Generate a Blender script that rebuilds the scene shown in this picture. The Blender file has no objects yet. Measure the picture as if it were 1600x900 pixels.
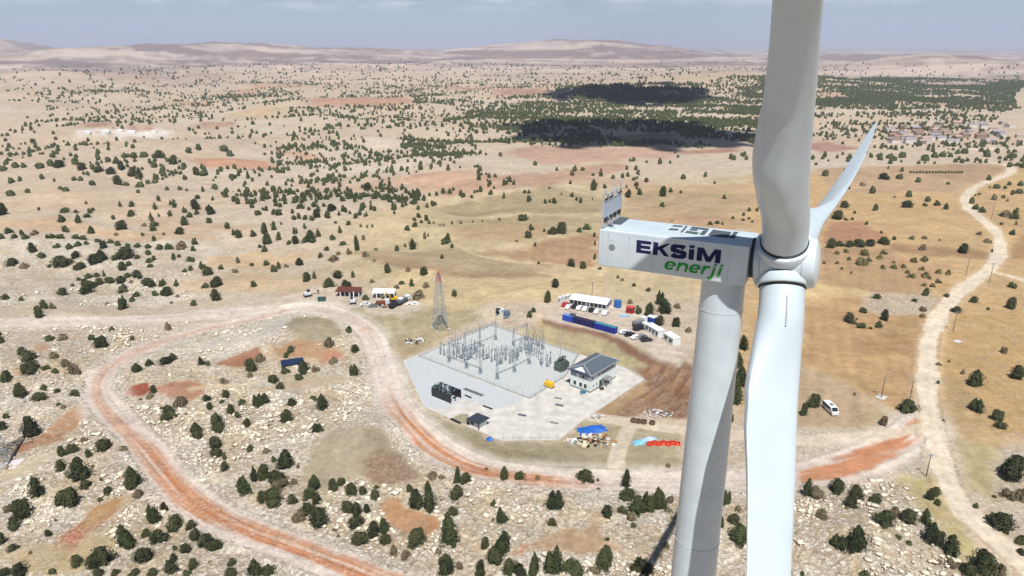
import bpy, bmesh, math, random
import numpy as np
from mathutils import Vector, Matrix

random.seed(7); rng = np.random.default_rng(7)
R = math.radians
scene = bpy.context.scene
C = scene.collection

# ---------------------------------------------------------------- camera
CAM_H = 116.0; F = 1100.0; PITCH = R(19.0)          # focal length in pixels of a 1600-wide picture
cam = bpy.data.cameras.new('camera'); cam_ob = bpy.data.objects.new('camera', cam); C.objects.link(cam_ob)
cam_ob.location = (0, 0, CAM_H); cam_ob.rotation_euler = (R(90) - PITCH, 0, 0)
cam.sensor_width = 36.0; cam.lens = 36.0 * F / 1600.0
cam.clip_start = 0.5; cam.clip_end = 120000.0
scene.camera = cam_ob

# ---------------------------------------------------------------- light
SUN_EL = R(61.0); SUN_AZ = R(180.0 - 5.0)                              # compass angle of the sun: 0 = +Y, clockwise
sun_dir = Vector((math.sin(SUN_AZ) * math.cos(SUN_EL), math.cos(SUN_AZ) * math.cos(SUN_EL), math.sin(SUN_EL)))
w = bpy.data.worlds.new('World'); scene.world = w; w.use_nodes = True
nt = w.node_tree; nt.nodes.clear()
def nd(t, typ, **kw):
    n = t.nodes.new(typ)
    for k, v in kw.items():
        if k in n.inputs.keys() if hasattr(n.inputs, 'keys') else False: n.inputs[k].default_value = v
        else: setattr(n, k, v)
    return n
sky = nd(nt, 'ShaderNodeTexSky', sky_type='NISHITA', sun_disc=False, sun_elevation=SUN_EL, sun_rotation=SUN_AZ,
         altitude=1500.0, air_density=1.0, dust_density=0.4, ozone_density=2.5)
bg = nd(nt, 'ShaderNodeBackground'); bg.inputs['Strength'].default_value = 0.055
out = nd(nt, 'ShaderNodeOutputWorld')
# broken cumulus low over the horizon: noise on the view direction
geo = nd(nt, 'ShaderNodeTexCoord')
mp = nd(nt, 'ShaderNodeMapping'); mp.inputs['Scale'].default_value = (5.0, 5.0, 26.0)
nz = nd(nt, 'ShaderNodeTexNoise'); nz.inputs['Scale'].default_value = 1.6; nz.inputs['Detail'].default_value = 7; nz.inputs['Roughness'].default_value = 0.6
cr = nd(nt, 'ShaderNodeValToRGB'); cr.color_ramp.elements[0].position = 0.46; cr.color_ramp.elements[1].position = 0.66
sep = nd(nt, 'ShaderNodeSeparateXYZ')
mr = nd(nt, 'ShaderNodeMapRange'); mr.inputs['From Min'].default_value = 0.040; mr.inputs['From Max'].default_value = 0.060
mul = nd(nt, 'ShaderNodeMath', operation='MULTIPLY')
mix = nd(nt, 'ShaderNodeMix', data_type='RGBA'); mix.inputs['B'].default_value = (12.5, 12.6, 13.4, 1)
L = nt.links.new
L(geo.outputs['Generated'], mp.inputs['Vector']); L(mp.outputs['Vector'], nz.inputs['Vector']); L(nz.outputs['Fac'], cr.inputs['Fac'])
L(geo.outputs['Generated'], sep.inputs['Vector']); L(sep.outputs['Z'], mr.inputs['Value'])
mrt = nd(nt, 'ShaderNodeMapRange'); mrt.inputs['From Min'].default_value = 0.10; mrt.inputs['From Max'].default_value = 0.20; mrt.inputs['To Min'].default_value = 1.0; mrt.inputs['To Max'].default_value = 0.06
mul2 = nd(nt, 'ShaderNodeMath', operation='MULTIPLY'); L(sep.outputs['Z'], mrt.inputs['Value']); L(mr.outputs['Result'], mul2.inputs[0]); L(mrt.outputs['Result'], mul2.inputs[1])
L(cr.outputs['Color'], mul.inputs[0]); L(mul2.outputs['Value'], mul.inputs[1])
mr2 = nd(nt, 'ShaderNodeMapRange'); mr2.inputs['From Min'].default_value = 0.0; mr2.inputs['From Max'].default_value = 0.11; mr2.inputs['To Min'].default_value = 1.0; mr2.inputs['To Max'].default_value = 0.0
mixh = nd(nt, 'ShaderNodeMix', data_type='RGBA'); mixh.inputs['B'].default_value = (6.1, 7.35, 10.3, 1)
L(sep.outputs['Z'], mr2.inputs['Value']); L(mr2.outputs['Result'], mixh.inputs['Factor']); L(sky.outputs['Color'], mixh.inputs['A'])
L(mul.outputs['Value'], mix.inputs['Factor']); L(mixh.outputs['Result'], mix.inputs['A'])
L(mix.outputs['Result'], bg.inputs['Color']); L(bg.outputs['Background'], out.inputs['Surface'])

sl = bpy.data.lights.new('sun', 'SUN'); sl.energy = 5.0; sl.angle = R(0.5); sl.color = (1.0, 0.97, 0.925)
so = bpy.data.objects.new('sun', sl); C.objects.link(so); so.location = (0, -50, 300)
so.rotation_euler = sun_dir.to_track_quat('Z', 'Y').to_euler()

scene.view_settings.view_transform = 'Standard'; scene.view_settings.look = 'None'
scene.view_settings.exposure = 0.36; scene.view_settings.gamma = 1.0
try: scene.view_settings.use_curve_mapping = False
except Exception: pass
scene.cycles.max_bounces = 6; scene.cycles.volume_bounces = 0; scene.cycles.transparent_max_bounces = 8

# ---------------------------------------------------------------- maths
def smooth(a, b, x):
    t = np.clip((x - a) / (b - a), 0, 1); return t * t * (3 - 2 * t)
def _hash(ix, iy, seed):
    h = ix.astype(np.int32).astype(np.uint32) * np.uint32(374761393) + iy.astype(np.int32).astype(np.uint32) * np.uint32(668265263) + np.uint32(seed * 974634541 & 0xffffffff)
    h ^= h >> np.uint32(13); h *= np.uint32(1274126177); h ^= h >> np.uint32(16)
    return (h & np.uint32(0xffff)) * (1 / 65535.0)
def vnoise(x, y, seed=0):
    ix = np.floor(x); iy = np.floor(y); fx = x - ix; fy = y - iy
    u = fx * fx * fx * (fx * (fx * 6 - 15) + 10); v = fy * fy * fy * (fy * (fy * 6 - 15) + 10)
    a = _hash(ix, iy, seed); b = _hash(ix + 1, iy, seed); c = _hash(ix, iy + 1, seed); d = _hash(ix + 1, iy + 1, seed)
    return (a * (1 - u) + b * u) * (1 - v) + (c * (1 - u) + d * u) * v
def fbm(x, y, oct=4, seed=0, rough=0.5):        # about -1 .. 1
    s = 0.0; a = 1.0; t = 0.0; ca, sa = math.cos(0.6), math.sin(0.6)
    for i in range(oct):
        s = s + a * (vnoise(x, y, seed + i * 17) * 2 - 1); t += a; a *= rough
        x, y = (x * ca - y * sa) * 2.03 + 11.3, (x * sa + y * ca) * 2.03 + 5.7
    return s / t
cP, sP = math.cos(PITCH), math.sin(PITCH)
def ray(px, py):
    u = (np.asarray(px, float) - 800.0) / F; v = (np.asarray(py, float) - 450.0) / F
    return u, cP - v * sP, -(sP + v * cP)       # x, y, z direction, depth 1
def PZ(px, py, z):                              # where the sight line meets a level plane
    dx, dy, dz = ray(px, py); t = (z - CAM_H) / dz
    return np.stack([dx * t, dy * t], -1)
def sdf(poly, x, y):                            # signed distance to a polygon, negative inside
    poly = np.asarray(poly, float); n = len(poly); d = np.full(x.shape, 1e18); ins = np.zeros(x.shape, bool)
    for i in range(n):
        ax, ay = poly[i]; bx, by = poly[(i + 1) % n]; ex, ey = bx - ax, by - ay; wx, wy = x - ax, y - ay
        t = np.clip((wx * ex + wy * ey) / (ex * ex + ey * ey + 1e-12), 0, 1)
        d = np.minimum(d, (wx - ex * t) ** 2 + (wy - ey * t) ** 2)
        if ay != by:
            c = (ay > y) != (by > y); ins ^= c & (x < (bx - ax) * (y - ay) / (by - ay) + ax)
    return np.sqrt(d) * np.where(ins, -1, 1)
def polyline_d(pts, x, y):                      # distance, arc length, side
    pts = np.asarray(pts, float); best = np.full(x.shape, 1e18); s0 = 0.0; S = np.zeros(x.shape); side = np.zeros(x.shape)
    for i in range(len(pts) - 1):
        ax, ay = pts[i]; bx, by = pts[i + 1]; ex, ey = bx - ax, by - ay; l = math.hypot(ex, ey); wx, wy = x - ax, y - ay
        t = np.clip((wx * ex + wy * ey) / (l * l), 0, 1); d = (wx - ex * t) ** 2 + (wy - ey * t) ** 2
        m = d < best; best = np.where(m, d, best); S = np.where(m, s0 + t * l, S)
        side = np.where(m, np.sign(ex * wy - ey * wx), side); s0 += l
    return np.sqrt(best), S, side
def catmull(pts, k=8):
    p = np.asarray(pts, float); p = np.vstack([2 * p[0] - p[1], p, 2 * p[-1] - p[-2]]); o = []
    for i in range(1, len(p) - 2):
        for t in np.arange(k) / k:
            o.append(0.5 * (2 * p[i] + (p[i + 1] - p[i - 1]) * t + (2 * p[i - 1] - 5 * p[i] + 4 * p[i + 1] - p[i + 2]) * t * t
                            + (3 * p[i] - p[i - 1] - 3 * p[i + 1] + p[i + 2]) * t ** 3))
    o.append(p[-2]); return np.array(o)
def px(*a): return np.array(a, float).reshape(-1, 2)
def T(ox, oy, *a):                              # points read off a 4x enlargement whose corner is (ox, oy)
    q = np.array(a, float).reshape(-1, 2) / 4.0; return q + np.array([ox, oy])

# ---------------------------------------------------------------- terrain
YARD_PX = px(629.5,563.8, 768,507, 906,553.5, 976,573.7, 1007.5,592.4, 914,654.6, 873.7,687.3, 783.5,688.8, 662,636)
YARD = PZ(YARD_PX[:, 0], YARD_PX[:, 1], 0.0)
SHELF_PX = px(772,490, 850,498, 905,512, 960,523, 1020,546, 1062,572, 1120,585, 1200,520, 1100,440, 1000,425, 850,445, 770,462)
SHELF = PZ(SHELF_PX[:, 0], SHELF_PX[:, 1], 5.0)
HILLS = [  # azimuth deg, distance, half width across, half depth, height
    (2.9, 8000, 1150, 1100, 136), (6.0, 7600, 700, 700, 22), (-6.4, 6600, 700, 900, 64), (10.5, 7600, 800, 900, 60), (-24.5, 6200, 900, 800, 60), (-30.0, 6000, 900, 900, 56),
    (-18.5, 6600, 1000, 800, 58), (-35.5, 9000, 700, 900, 190), (-13.0, 6200, 700, 700, 40), (-14.0, 4200, 600, 450, 22), (14.5, 2150, 330, 260, 26), (21.0, 2300, 380, 300, 20),
    (29.0, 4300, 420, 420, 62), (35.0, 4000, 600, 500, 40), (24.0, 6500, 900, 600, 38), (-22.0, 3300, 520, 380, 26), (-33.0, 2900, 500, 380, 24), (-4.0, 3600, 500, 400, 18), (20.0, 3600, 600, 300, 15)]
MOUNDS = [(*PZ(480, 530, 0), 17, 5.0), (*PZ(395, 545, 0), 13, 3.0), (*PZ(560, 690, 0), 13, 3.5), (*PZ(130, 720, 0), 20, 3.0), (*PZ(850, 800, 0), 26, 2.5), (*PZ(1330, 850, 0), 20, 4.0), (*PZ(250, 600, 0), 12, 2.0), (*PZ(60, 590, 0), 22, 3.0)]
def height(x, y):
    r = np.hypot(x, y)
    left = smooth(120, -120, x)
    near = smooth(150, 420, r)
    h = (4.0 + 11.0 * left) * near * fbm(x / 190 + 3.1, y / 150 + 1.7, 3, 5) * smooth(250, 560, r + 130 * left)
    h = h + smooth(900, 2600, r) * 13.0 * fbm(x / 640, y / 520, 4, 21)
    h = h + smooth(3000, 6500, r) * 34.0 * fbm(x / 1300, y / 900, 6, 33, 0.58)
    h = h + 1.3 * fbm(x / 60, y / 60, 3, 9)
    rg = 1 - np.abs(fbm(x / 130 + 7, y / 95 + 2, 3, 61)) * 2.2; h = h + 4.5 * left * smooth(260, 420, r) * smooth(1800, 900, r) * rg
    for gx, gy, gs, gh in MOUNDS: h = h + gh * np.exp(-((x - gx) ** 2 + (y - gy) ** 2) / gs ** 2)
    for az, d, sw, sd, hh in HILLS:
        a = R(az); cx, cy = d * math.sin(a), d * math.cos(a)
        u = (x - cx) * math.cos(a) - (y - cy) * math.sin(a); v = (x - cx) * math.sin(a) + (y - cy) * math.cos(a)
        q = (u / sw) ** 2 + (v / sd) ** 2
        h = h + np.where(q < 9, hh * np.exp(-q) * (1 + 0.16 * fbm(x / 420, y / 420, 4, 55)), 0)
    ds = sdf(SHELF, x, y); k = smooth(11.0, -1.0, ds) * smooth(470, 430, r)
    h = h * (1 - k) + 5.0 * k
    dy_ = sdf(YARD, x, y); k = smooth(14.0, 1.5, dy_)
    return h * (1 - k) + (-0.12) * k
def ground_pt(pxs, pys):                        # sight line down to the ground
    dx, dy, dz = ray(np.atleast_1d(pxs), np.atleast_1d(pys)); hr = np.hypot(dx, dy); dx, dy, dz = dx / hr, dy / hr, dz / hr; n = len(dx)
    lo = np.where(dz < 0, (CAM_H - 70.0) / np.maximum(-dz, 1e-6), 1e9); lo = np.clip(np.where(lo < 900, (CAM_H - 26.0) / np.maximum(-dz, 1e-6), lo), 40, 3500)
    hi = np.clip(np.where(dz < 0, (CAM_H + 45.0) / np.maximum(-dz, 1e-6), 42000), 50, 42000); hi = np.maximum(hi, lo * 1.01)
    K = 70; q = np.linspace(0, 1, K)[None, :]; rs = lo[:, None] * (hi / lo)[:, None] ** q
    hit = CAM_H + dz[:, None] * rs < height(dx[:, None] * rs, dy[:, None] * rs); hit[:, -1] = True; hit[:, 0] = False
    k = hit.argmax(1); ii = np.arange(n); lo = rs[ii, k - 1]; hi = rs[ii, k]
    for _ in range(14):
        m = (lo + hi) / 2; b = CAM_H + dz * m < height(dx * m, dy * m); hi = np.where(b, m, hi); lo = np.where(b, lo, m)
    return np.stack([dx * hi, dy * hi], -1)
def P(a, b):
    q = ground_pt([a], [b])[0]; return float(q[0]), float(q[1]), float(height(q[:1], q[1:])[0])
def gpoly(p): return ground_pt(p[:, 0], p[:, 1])
def gmany(ps):
    a = np.vstack(ps); q = ground_pt(a[:, 0], a[:, 1]); return np.split(q, np.cumsum([len(p) for p in ps])[:-1])

# roads: (name, centre line in the photograph, half width m, kind)
ROADS = [
    ('main', px(-260,520, -120,512, 0,505, 100,503, 200,500, 330,492, 430,485, 500,484, 548,499, 582,530, 598,575, 612,620, 640,660, 690,705, 760,735, 850,746, 960,753, 1060,756, 1150,753, 1250,742, 1330,722, 1400,692, 1442,662), 4.9, 0),
    ('branch', px(440,486, 330,512, 250,536, 195,560, 160,585, 155,615, 180,650, 218,690, 258,737, 305,787, 375,827, 455,857, 535,887, 610,918, 720,960), 4.7, 0),
    ('gravel', px(1680,950, 1600,878, 1540,832, 1495,780, 1472,730, 1461,690, 1453,650, 1448,610, 1449,560, 1456,520, 1476,482, 1510,447, 1550,415, 1564,387, 1555,360, 1527,337, 1508,314, 1525,292, 1560,278, 1580,268, 1574,258, 1540,252), 3.5, 1),
    ('cross', px(1445,668, 1380,679, 1300,686, 1250,689, 1100,676, 1000,662, 925,652), 3.0, 2),
    ('side', px(1548,424, 1600,438, 1700,470), 2.2, 1),
    ('village', px(1700,236, 1600,231, 1520,233, 1420,229, 1350,222), 4.0, 1),
    ('camp', px(430,480, 445,466, 480,458, 500,452), 2.4, 2),
    ('lane', px(715,383, 745,398, 800,408, 860,412, 900,418, 935,424), 1.4, 3),
    ('path', px(400,598, 330,604, 300,608), 1.6, 3),
    ('access', px(960,735, 968,700, 985,665), 2.2, 2),
]
ROADW = [(r_[0], catmull(q, 6), r_[2], r_[3]) for r_, q in zip(ROADS, gmany([r_[1] for r_ in ROADS]))]

def lin(c): 
    c = np.asarray(c, float) / 255.0; return np.where(c <= 0.04045, c / 12.92, ((c + 0.055) / 1.055) ** 2.4)
ALB = 0.62
def S(r, g, b): return lin((r, g, b)) * ALB

# land cover: (outline, colour, soft edge m, ragged edge m, rockiness)
LC = [
    # whole regions first
    (px(-400,330, 320,330, 560,300, 700,330, 560,420, 480,470, 300,480, -400,500), S(206,188,164), 12, 14, .45),
    (px(-400,384, 60,380, 190,392, 330,400, 420,440, 330,470, 200,480, -400,496), S(222,205,178), 4, 10, .9),
    (px(-200,372, 120,376, 250,372, 380,398, 250,400, 80,386, -200,392), S(222,206,182), 3, 6, .85),
    (px(-500,512, 250,510, 420,490, 580,520, 600,600, 660,690, 760,742, 1060,762, 1300,760, 1420,740, 1520,870, 1600,960, 1500,1100, -500,1100), S(224,205,174), 5, 6, 1.0),
    (px(-300,500, 240,505, 180,545, 60,560, -300,570), S(198,182,160), 5, 6, .8),
    (px(510,350, 700,300, 960,290, 1180,270, 1180,460, 1060,470, 930,470, 700,480, 600,455, 540,430), S(203,180,136), 14, 12, .12),
    (px(1140,285, 1250,268, 1600,255, 1800,300, 1800,720, 1540,690, 1440,640, 1150,640), S(198,165,118), 8, 10, .15),
    (px(290,548, 330,528, 420,500, 452,494, 446,512, 400,536, 345,560), S(214,206,194), 2, 3, .5),
    # near ground beside the left road
    (T(0,675, 330,700, 400,758, 450,750, 550,640, 600,565, 720,480, 700,425, 600,470, 520,560, 380,660), S(186,112,72), .8, 1.5, .35),
    (T(0,675, 520,590, 600,560, 720,480, 840,385, 700,400, 600,470), S(186,146,100), 1, 1.5, .2),
    (T(0,675, 150,720, 330,690, 460,750, 560,650, 720,670, 720,730, 450,850, 250,870, 40,840, 0,760), S(192,170,130), 1.5, 2.5, .25),
    (T(0,675, 40,150, 110,80, 260,10, 420,-10, 450,40, 300,90, 150,130), S(168,122,88), 1, 2, .3),
    (T(0,675, 0,250, 100,170, 350,100, 520,40, 360,170, 180,270, 0,330), S(206,190,160), 2, 2, .3),
    (T(0,675, 720,300, 780,250, 800,290, 740,310), S(175,128,90), 1, 1.5, .2),
    (T(400,675, 750,450, 800,398, 900,388, 960,460, 1150,530, 1165,600, 1080,655, 890,655, 800,560), S(186,142,102), .8, 1.2, .15),
    (T(400,675, 280,310, 380,50, 480,-10, 780,-10, 860,100, 1045,275, 900,345, 760,345, 650,300, 420,370, 330,345), S(172,158,128), 1.5, 2.0, .1),
    (T(400,675, 640,190, 760,120, 900,160, 1045,275, 900,345, 720,335, 660,270), S(150,122,96), 1.5, 2.0, .2),
    (T(800,675, 10,700, 200,620, 420,600, 540,470, 570,640, 700,720, 650,800, 400,795, 280,760, 50,775), S(182,152,120), 1.2, 2.5, .2),
    (T(800,675, 0,740, 60,690, 110,720, 60,775, 10,775), S(190,128,98), 1, 1.5, .2),
    (T(0,450, 735,672, 830,610, 930,582, 940,645, 880,678), S(160,80,52), .5, 1.2, .05),
    (T(0,450, 955,625, 1080,580, 1190,575, 1285,600, 1290,660, 1200,712, 1070,690, 1010,660), S(186,132,98), .8, 1.5, .12),
    (T(0,450, 1330,475, 1500,415, 1610,375, 1610,445, 1490,490), S(165,112,78), .8, 1.2, .1),
    (T(0,450, 255,905, 380,790, 540,710, 545,780, 480,900), S(188,144,106), 1, 2, .25),
    (T(0,450, 180,352, 310,348, 312,385, 220,398), S(192,152,114), .8, 1.2, .1),
    (T(0,450, 70,505, 140,500, 140,545, 90,548), S(200,168,128), .8, 1, .1),
    (T(400,450, 185,250, 235,185, 400,182, 520,225, 540,290, 430,360, 260,310), S(166,154,122), 1, 1.5, .06),
    (T(400,450, 100,372, 260,312, 440,365, 560,400, 500,440, 430,470, 300,455, 130,445), S(180,142,106), 1.5, 2.5, .15),
    (T(400,450, 430,410, 520,400, 540,440, 440,460), S(196,130,98), .8, 1.2, .1),
    (T(400,450, 330,560, 560,540, 560,600, 100,640, 0,650, 0,625), S(200,176,146), 1.5, 2, .3),
    (T(400,450, 720,180, 890,150, 920,260, 840,330, 760,270), S(180,170,128), 1.5, 2, .1),
    (T(400,450, 840,340, 930,300, 1100,290, 1220,280, 920,430, 860,470), S(182,158,116), 1.5, 2, .15),
    # round the switchyard
    (px(619,555, 630,563, 662,640, 784,694, 880,692, 962,700, 1060,735, 850,741, 760,728, 695,693, 655,655, 628,615, 612,570), S(160,150,115), 1.2, 2, .12),
    (px(640,640, 700,680, 790,700, 840,712, 780,716, 700,695, 655,665), S(142,130,98), 1.5, 2, .15),
    (px(640,545, 760,500, 780,505, 700,470, 640,480, 620,530), S(178,162,122), 2, 3, .1),
    (px(913,655, 1000,652, 1070,672, 1062,735, 930,728, 870,700, 880,688), S(172,158,124), 1, 1.5, .08),
    (px(985,556, 1062,560, 1100,600, 1100,656, 1010,652, 925,652, 1008,596, 984,575), S(142,106,80), 1, 2, .2),
    (px(915,650, 1005,598, 1020,610, 985,630, 960,648), S(176,146,106), 1, 1.5, .2),
    (px(768,507, 850,502, 905,518, 1000,540, 1030,560, 985,577, 906,553), S(184,168,124), 1.2, 2.5, .1),
    (px(846,497, 905,511, 960,523, 1062,573, 1058,580, 950,531, 900,519, 846,504), S(138,98,74), .6, 1.2, .1),
    (px(770,498, 800,500, 850,510, 845,516, 800,508), S(170,128,92), 1, 1.5, .1),
    (px(835,492, 850,472, 885,462, 965,474, 1000,490, 1040,520, 1072,545, 1062,572, 1000,540, 950,520, 900,509, 850,497), S(214,196,176), 1, 1.5, .08),
    (px(825,480, 850,465, 890,480, 850,497), S(214,192,170), 1, 1.5, .15),
    (px(425,488, 450,472, 500,460, 640,462, 660,482, 640,490, 570,492, 500,478), S(206,190,166), 2, 3, .08),
    (px(440,484, 480,470, 535,470, 540,478, 470,484), S(216,204,184), 1, 2, .05),
    (px(500,478, 560,484, 600,500, 560,500), S(178,164,126), 1, 2, .05),
    # middle fields
    (px(700,322, 860,292, 962,312, 932,332, 700,334), S(172,154,114), 3, 4, .05),
    (px(560,402, 700,336, 965,338, 965,362, 720,396), S(196,176,134), 3, 4, .05),
    (px(712,378, 800,396, 850,372, 935,366, 940,420, 850,414, 770,396), S(182,144,104), 3, 4, .08),
    (px(720,345, 800,336, 930,342, 930,352, 760,358), S(178,156,116), 3, 3, .05),
    (px(700,358, 790,350, 900,360, 800,380, 720,376), S(186,158,116), 3, 4, .04),
    (px(620,422, 720,402, 850,428, 935,432, 935,470, 700,482, 605,452), S(208,184,136), 3, 3, .05),
    (px(560,396, 640,393, 760,420, 850,431, 700,431, 600,411), S(168,140,104), 3, 4, .08),
    (px(580,395, 700,384, 790,410, 860,420, 720,424), S(182,160,122), 3, 3, .05),
    (px(870,266, 965,250, 985,262, 860,292, 700,306, 690,300), S(186,140,108), 4, 5, .12),
    (px(960,290, 1180,285, 1180,330, 1080,345, 970,345), S(196,166,120), 4, 5, .06),
    (px(975,300, 1100,300, 1175,310, 1100,335, 980,330), S(184,158,118), 4, 5, .05),
    (px(1000,368, 1120,356, 1190,382, 1100,392, 1000,380), S(174,116,82), 3, 3, .08),
    (px(930,345, 1050,335, 1180,345, 1180,356, 1000,366, 940,372), S(196,160,118), 3, 4, .06),
    # right fields
    (px(1250,478, 1330,458, 1442,470, 1452,520, 1438,612, 1408,655, 1330,600, 1250,562), S(190,152,102), 1.5, 2, .05),
    (px(1300,525, 1400,520, 1440,530, 1430,560, 1340,555), S(176,138,92), 3, 4, .03),
    (px(1240,560, 1330,602, 1402,658, 1380,670, 1240,664), S(190,164,126), 1.5, 2, .08),
    (px(1250,440, 1330,446, 1425,452, 1330,464, 1250,470), S(212,184,128), 2, 2, .03),
    (px(1380,458, 1440,455, 1470,470, 1452,490, 1380,490, 1340,480), S(206,186,158), 2, 3, .6),
    (px(1288,346, 1350,344, 1392,372, 1380,376, 1288,378), S(184,136,98), 2, 3, .05),
    (px(1360,394, 1392,380, 1545,396, 1548,406, 1460,402), S(174,140,96), 2, 2, .04),
    (px(1284,388, 1372,388, 1495,420, 1438,458, 1284,444), S(188,150,104), 2, 3, .12),
    (px(1480,500, 1610,480, 1700,520, 1700,640, 1560,700, 1492,660, 1468,600), S(192,158,106), 2, 3, .2),
    (px(1490,690, 1552,680, 1604,760, 1565,795, 1502,762), S(180,164,116), 1.5, 2, .06),
    (px(1480,600, 1560,640, 1555,700, 1500,690, 1470,640), S(186,156,106), 2, 2, .08),
    (px(1272,264, 1400,258, 1565,262, 1500,302, 1300,302), S(190,152,104), 4, 4, .05),
    (px(1400,258, 1560,256, 1540,290, 1460,276), S(180,142,98), 4, 4, .04),
    (px(1580,364, 1700,360, 1700,410, 1575,402), S(176,138,92), 3, 3, .05),
    (px(1540,720, 1600,700, 1600,790, 1555,790), S(206,192,166), 1.5, 2, .6),
    (px(1405,745, 1470,735, 1530,860, 1560,900, 1520,900, 1440,790), S(190,174,126), 1.5, 2, .15),
    (px(1255,735, 1330,704, 1432,678, 1448,690, 1424,722, 1372,752, 1255,762), S(206,182,160), 1, 2, .1),
    # far ground
    (px(785,238, 830,228, 1062,232, 1040,246, 830,256), S(196,150,124), 6, 8, .05),
    (px(965,212, 1060,208, 1062,220, 980,223), S(150,104,84), 6, 8, .05),
    (px(1050,236, 1150,228, 1152,238, 1060,241), S(166,104,80), 6, 6, .05),
    (px(300,246, 420,250, 424,265, 320,260), S(206,140,102), 5, 6, .05),
    (px(420,232, 470,236, 540,250, 470,250), S(206,150,116), 5, 6, .1),
    (px(600,286, 740,264, 745,278, 660,298), S(206,158,122), 5, 7, .08),
    (px(575,225, 620,222, 626,235, 580,236), S(226,206,176), 5, 6, .03),
    (px(775,141, 850,138, 855,148, 770,151), S(176,124,104), 15, 25, .03),
    (px(480,156, 640,150, 645,162, 490,166), S(194,136,106), 15, 20, .03),
    (px(345,182, 430,165, 455,172, 380,186), S(212,180,134), 12, 15, .03),
    (px(700,137, 760,134, 765,139, 710,142), S(160,100,84), 20, 25, .03),
    (px(110,206, 150,200, 260,203, 262,210, 190,216, 110,213), S(244,236,226), 6, 14, .05),
    (px(118,195, 178,192, 180,196, 130,199), S(166,108,72), 8, 8, .03),
    (px(196,197, 240,198, 240,204, 200,205), S(160,92,72), 5, 5, .03),
    (px(300,192, 370,192, 368,197, 310,199), S(170,108,78), 8, 8, .03),
    (px(0,296, 200,300, 420,320, 180,345, 0,330), S(206,182,154), 8, 10, .2),
    (px(-100,345, 40,340, 200,362, 330,372, 200,376, 0,360, -100,372), S(208,176,138), 4, 6, .1),
    (px(180,336, 420,352, 380,366, 260,360), S(206,178,146), 4, 6, .12),
    (px(320,405, 400,395, 480,400, 420,420, 330,416), S(210,180,138), 3, 5, .1),
    (px(270,440, 420,430, 520,440, 470,455, 300,460), S(206,178,140), 3, 5, .12),
    (px(1240,225, 1290,222, 1350,232, 1280,238), S(170,108,92), 5, 6, .05),
    (px(1380,205, 1610,200, 1610,226, 1420,226), S(206,180,152), 10, 12, .2),
]
# ---------------------------------------------------------------- materials
MATS = {}
def mat(name, col, rough=0.6, metal=0.0, noise=0.0, scale=3.0, bump=0.0, coat=0.0):
    if name in MATS: return MATS[name]
    m = bpy.data.materials.new(name); m.use_nodes = True; t = m.node_tree; b = t.nodes['Principled BSDF']
    b.inputs['Roughness'].default_value = rough; b.inputs['Metallic'].default_value = metal
    if coat: b.inputs['Coat Weight'].default_value = coat
    col = tuple(col) + (1,)
    if noise or bump:
        tc = nd(t, 'ShaderNodeTexCoord'); n = nd(t, 'ShaderNodeTexNoise'); n.inputs['Scale'].default_value = scale; n.inputs['Detail'].default_value = 5
        t.links.new(tc.outputs['Object'], n.inputs['Vector'])
        h = nd(t, 'ShaderNodeMapRange'); h.inputs['From Min'].default_value = .3; h.inputs['From Max'].default_value = .7
        h.inputs['To Min'].default_value = 1 - noise; h.inputs['To Max'].default_value = 1 + noise
        t.links.new(n.outputs['Fac'], h.inputs['Value'])
        x = nd(t, 'ShaderNodeVectorMath', operation='SCALE'); x.inputs[0].default_value = col[:3]
        t.links.new(h.outputs['Result'], x.inputs['Scale']); t.links.new(x.outputs['Vector'], b.inputs['Base Color'])
        if bump:
            bp = nd(t, 'ShaderNodeBump'); bp.inputs['Strength'].default_value = bump
            t.links.new(n.outputs['Fac'], bp.inputs['Height']); t.links.new(bp.outputs['Normal'], b.inputs['Normal'])
    else: b.inputs['Base Color'].default_value = col
    MATS[name] = m; return m
def mc(name, r, g, b, k=1.0, **kw): return mat(name, lin((r, g, b)) * k, **kw)

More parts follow.
